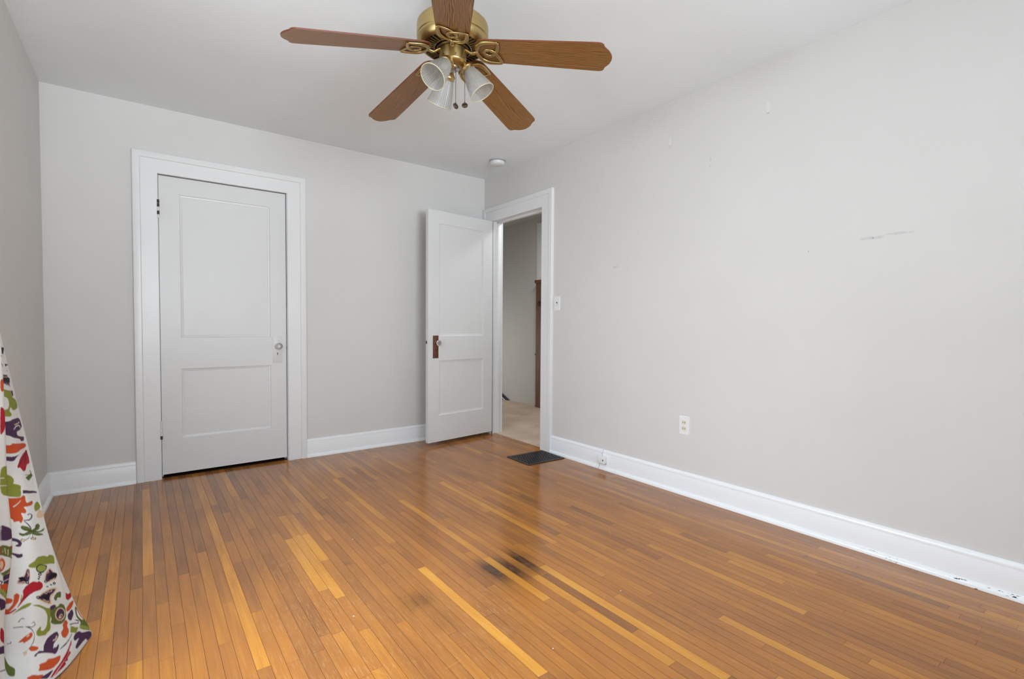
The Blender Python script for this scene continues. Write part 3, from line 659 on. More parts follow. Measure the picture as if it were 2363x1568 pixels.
for k in range(5):
    a = -.8447 + k*2*PI/5; rot = (math.radians(-10), math.radians(8.8), a)
    if bl0 is None:
        bl0 = finish('fan_blade', blade_bm(), [M_oak, M_oakedge], fan); ir0 = finish('blade_iron', iron_bm(), M_brass, fan, True); sc0 = [finish('screw', screw_bm(*q), M_brassdk, ir0, 40) for q in ((.128,.040),(.128,-.040),(.158,0))]
        b_, i_ = bl0, ir0
    else:
        b_ = bl0.copy(); i_ = ir0.copy(); s_ = [q.copy() for q in sc0]
        for o in (b_, i_, *s_): col.objects.link(o)
        b_.parent = fan; i_.parent = fan
        for q in s_: q.parent = i_
    for o in (b_, i_): o.location = (0,0,fz(FZ)); o.rotation_euler = rot
# lamps
def shade_bm():
    bm = bmesh.new(); n = 216
    mod = lambda t, z: 1 + .016*math.cos(2*PI*t*36)
    out = [(.0250,0),(.0275,-.006),(.0325,-.020),(.0385,-.042),(.0440,-.064),(.0490,-.086),(.0525,-.102),(.0540,-.108)]
    inn = [(r-.0022,z) for r,z in out[::-1]]
    lathe(bm, out+inn, n, None, mod); return bm
def rim_bm():
    bm = bmesh.new(); tube(bm, [Vector((.0532*math.cos(t),.0532*math.sin(t),-.1085)) for t in np.linspace(0,2*PI,65)[:-1]], .0020, 8, True); return bm
def fitter_bm():
    bm = bmesh.new(); lathe(bm, [(0,.026),(.012,.026),(.017,.022),(.022,.015),(.0285,.008),(.0295,.004),(.0285,.002),(.0290,-.008),(.0270,-.009),(.0262,-.004),(0,-.004)], 40); return bm
def arm_bm():
    bm = bmesh.new(); tube(bm, spline([(0,0,.024),(.0,0,.034),(-.004,0,.040),(-.014,0,.046),(-.03,0,.050)], 5), .0095, 12); return bm
def bulb_bm():
    bm = bmesh.new(); lathe(bm, [(0,.0),(.013,-.002),(.0125,-.026),(.011,-.028),(0,-.030)], 20); return bm
sh0 = None
for deg, r_, z_, ax, tilt_ in ((216, .058, 2.118, 194, 42), (318, .064, 2.118, 318, 32), (78, .064, 2.118, 94, 37)):
    a = math.radians(deg); tilt = math.radians(tilt_)
    M = Matrix.Translation((r_*math.cos(a), r_*math.sin(a), fz(z_))) @ Matrix.Rotation(math.radians(ax),4,'Z') @ Matrix.Rotation(-tilt,4,'Y')
    if sh0 is None:
        fit0 = finish('lamp_fitter', fitter_bm(), M_brass, fan, 35); arm0 = finish('lamp_arm', arm_bm(), M_brass, fit0, True); soc0 = finish('socket', bulb_bm(), M_ivory, fit0, 40)
        sh0 = finish('lamp_shade', shade_bm(), M_glass, fan, 60); rim0 = finish('shade_rim', rim_bm(), M_rim, sh0, True); ft, s_ = fit0, sh0
    else:
        ft = fit0.copy(); s_ = sh0.copy(); am = arm0.copy(); so = soc0.copy(); ri = rim0.copy()
        for o in (ft, s_, am, so, ri): col.objects.link(o)
        ft.parent = fan; s_.parent = fan; am.parent = ft; so.parent = ft; ri.parent = s_
    ft.matrix_local = M; s_.matrix_local = M @ Matrix.Translation((0,0,-.006))
# pull chains
def chain(x, y, ztop, zbot, tilt):
    bm = bmesh.new(); n = int((ztop-zbot)/.0042)
    for i in range(n):
        z = ztop-(i+.5)*(ztop-zbot)/n; lathe(bm, [(0,fz(z)+.0017),(.0015,fz(z)+.0008),(.0015,fz(z)-.0008),(0,fz(z)-.0017)], 6, Matrix.Translation((x,y,0)))
    tube(bm, [(x,y,fz(ztop)),(x,y,fz(zbot))], .0006, 5)
    c = finish('pull_chain', bm, M_bronze, fan, True)
    bm = bmesh.new(); M = Matrix.Translation((x,y,fz(zbot)-.011)) @ Matrix.Rotation(tilt[0],4,'Z') @ Matrix.Rotation(tilt[1],4,'X')
    lathe(bm, [(0,.0055),(.006,.0052),(.0105,.0045),(.0125,.002),(.0125,-.002),(.0105,-.0045),(.006,-.0052),(0,-.0055)], 24, M); tube(bm, [(x,y,fz(zbot)+.004),(x,y,fz(zbot)-.004)], .002, 6)
    finish('chain_pendant', bm, M_bronze, c, 40)
RX, RY = math.cos(-.6461), math.sin(-.6461)
chain(.0035*RX, .0035*RY-.018, 2.140, 1.975, (.25,PI/2-.35)); chain(.039*RX+.01, .039*RY-.006, 2.150, 1.985, (-.65,PI/2-.55))

# ------------------------------------------------------------------ printed curtain
# ---- curtain surface: plan curves (edge, crease, mid, valley, ridge, ...) at several heights
CUR_LV = [
 (2.28, [(-3.095,-1.80),(-3.07,-1.82),(-3.085,-1.86),(-3.115,-1.89),(-3.055,-1.93),(-3.115,-1.97),(-3.055,-2.02),(-3.115,-2.06),(-3.06,-2.10)]),
 (1.60, [(-3.095,-1.765),(-3.08,-1.79),(-3.085,-1.85),(-3.105,-1.92),(-3.05,-1.99),(-3.105,-2.05),(-3.045,-2.11),(-3.11,-2.17),(-3.05,-2.22)]),
 (1.02, [(-3.080,-1.738),(-3.076,-1.78),(-3.073,-1.86),(-3.085,-1.95),(-3.028,-2.07),(-3.095,-2.12),(-3.035,-2.18),(-3.105,-2.24),(-3.05,-2.29)]),
 (0.80, [(-3.051,-1.720),(-3.046,-1.77),(-3.045,-1.87),(-3.065,-1.97),(-3.018,-2.10),(-3.085,-2.15),(-3.03,-2.21),(-3.10,-2.27),(-3.05,-2.31)]),
 (0.60, [(-3.011,-1.762),(-3.009,-1.80),(-3.018,-1.90),(-3.055,-2.00),(-3.015,-2.10),(-3.08,-2.15),(-3.03,-2.21),(-3.10,-2.27),(-3.05,-2.31)]),
 (0.41, [(-2.970,-1.868),(-2.967,-1.90),(-2.987,-1.98),(-3.045,-2.03),(-3.008,-2.105),(-3.075,-2.16),(-3.025,-2.22),(-3.10,-2.28),(-3.05,-2.32)]),
 (0.25, [(-2.928,-1.913),(-2.932,-1.955),(-2.970,-2.045),(-3.045,-2.075),(-3.022,-2.13),(-3.075,-2.18),(-3.02,-2.24),(-3.09,-2.29),(-3.05,-2.33)]),
 (0.12, [(-2.891,-1.918),(-2.915,-2.005),(-2.963,-2.095),(-3.035,-2.11),(-3.022,-2.16),(-3.07,-2.21),(-3.01,-2.26),(-3.08,-2.31),(-3.05,-2.35)]),
 (0.006,[(-2.853,-1.913),(-2.903,-2.075),(-2.957,-2.15),(-3.020,-2.165),(-3.005,-2.21),(-3.055,-2.25),(-2.99,-2.30),(-3.06,-2.35),(-3.04,-2.38)]),
]
CUR_N, CUR_M = 460, 620
def curtain_grid():
    import numpy as np
    lv = np.array([np.c_[np.array(p), np.full(len(p), z)] for z, p in CUR_LV][::-1])   # (levels, ctrl, 3) bottom-up
    def cat(P, t):                                     # Catmull-Rom through the first axis, t in control units
        n = len(P); i = np.clip(np.floor(t).astype(int), 0, n-2); f = (t-i).reshape(-1, *([1]*(P.ndim-1)))
        a, b, c, d = P[np.clip(i-1,0,n-1)], P[i], P[i+1], P[np.clip(i+2,0,n-1)]
        return .5*(2*b + (c-a)*f + (2*a-5*b+4*c-d)*f*f + (3*b-a-3*c+d)*f**3)
    zs = np.r_[np.linspace(0.006, 1.06, CUR_M-60), np.linspace(1.06, 2.28, 61)[1:]]
    lz = lv[:,0,2]
    tz = np.interp(zs, lz, np.arange(len(lz)))
    rows = cat(lv, tz)                                 # (M, ctrl, 3)
    cs = np.r_[np.linspace(0, 4.3, CUR_N-60), np.linspace(4.3, 8, 61)[1:]]
    G = cat(rows.transpose(1,0,2), cs).transpose(1,0,2)     # (M, N, 3)
    G[:,:,2] = zs[:,None]
    # small soft wrinkles in the cloth
    w = np.sin(cs*5.1+zs[:,None]*7)*.0016 + np.sin(cs*11.3-zs[:,None]*3.1)*.0009
    w *= np.clip(cs,0,.4)/.4
    G[:,:,1] += w; G[:,:,0] += .5*w
    return G, cs, zs
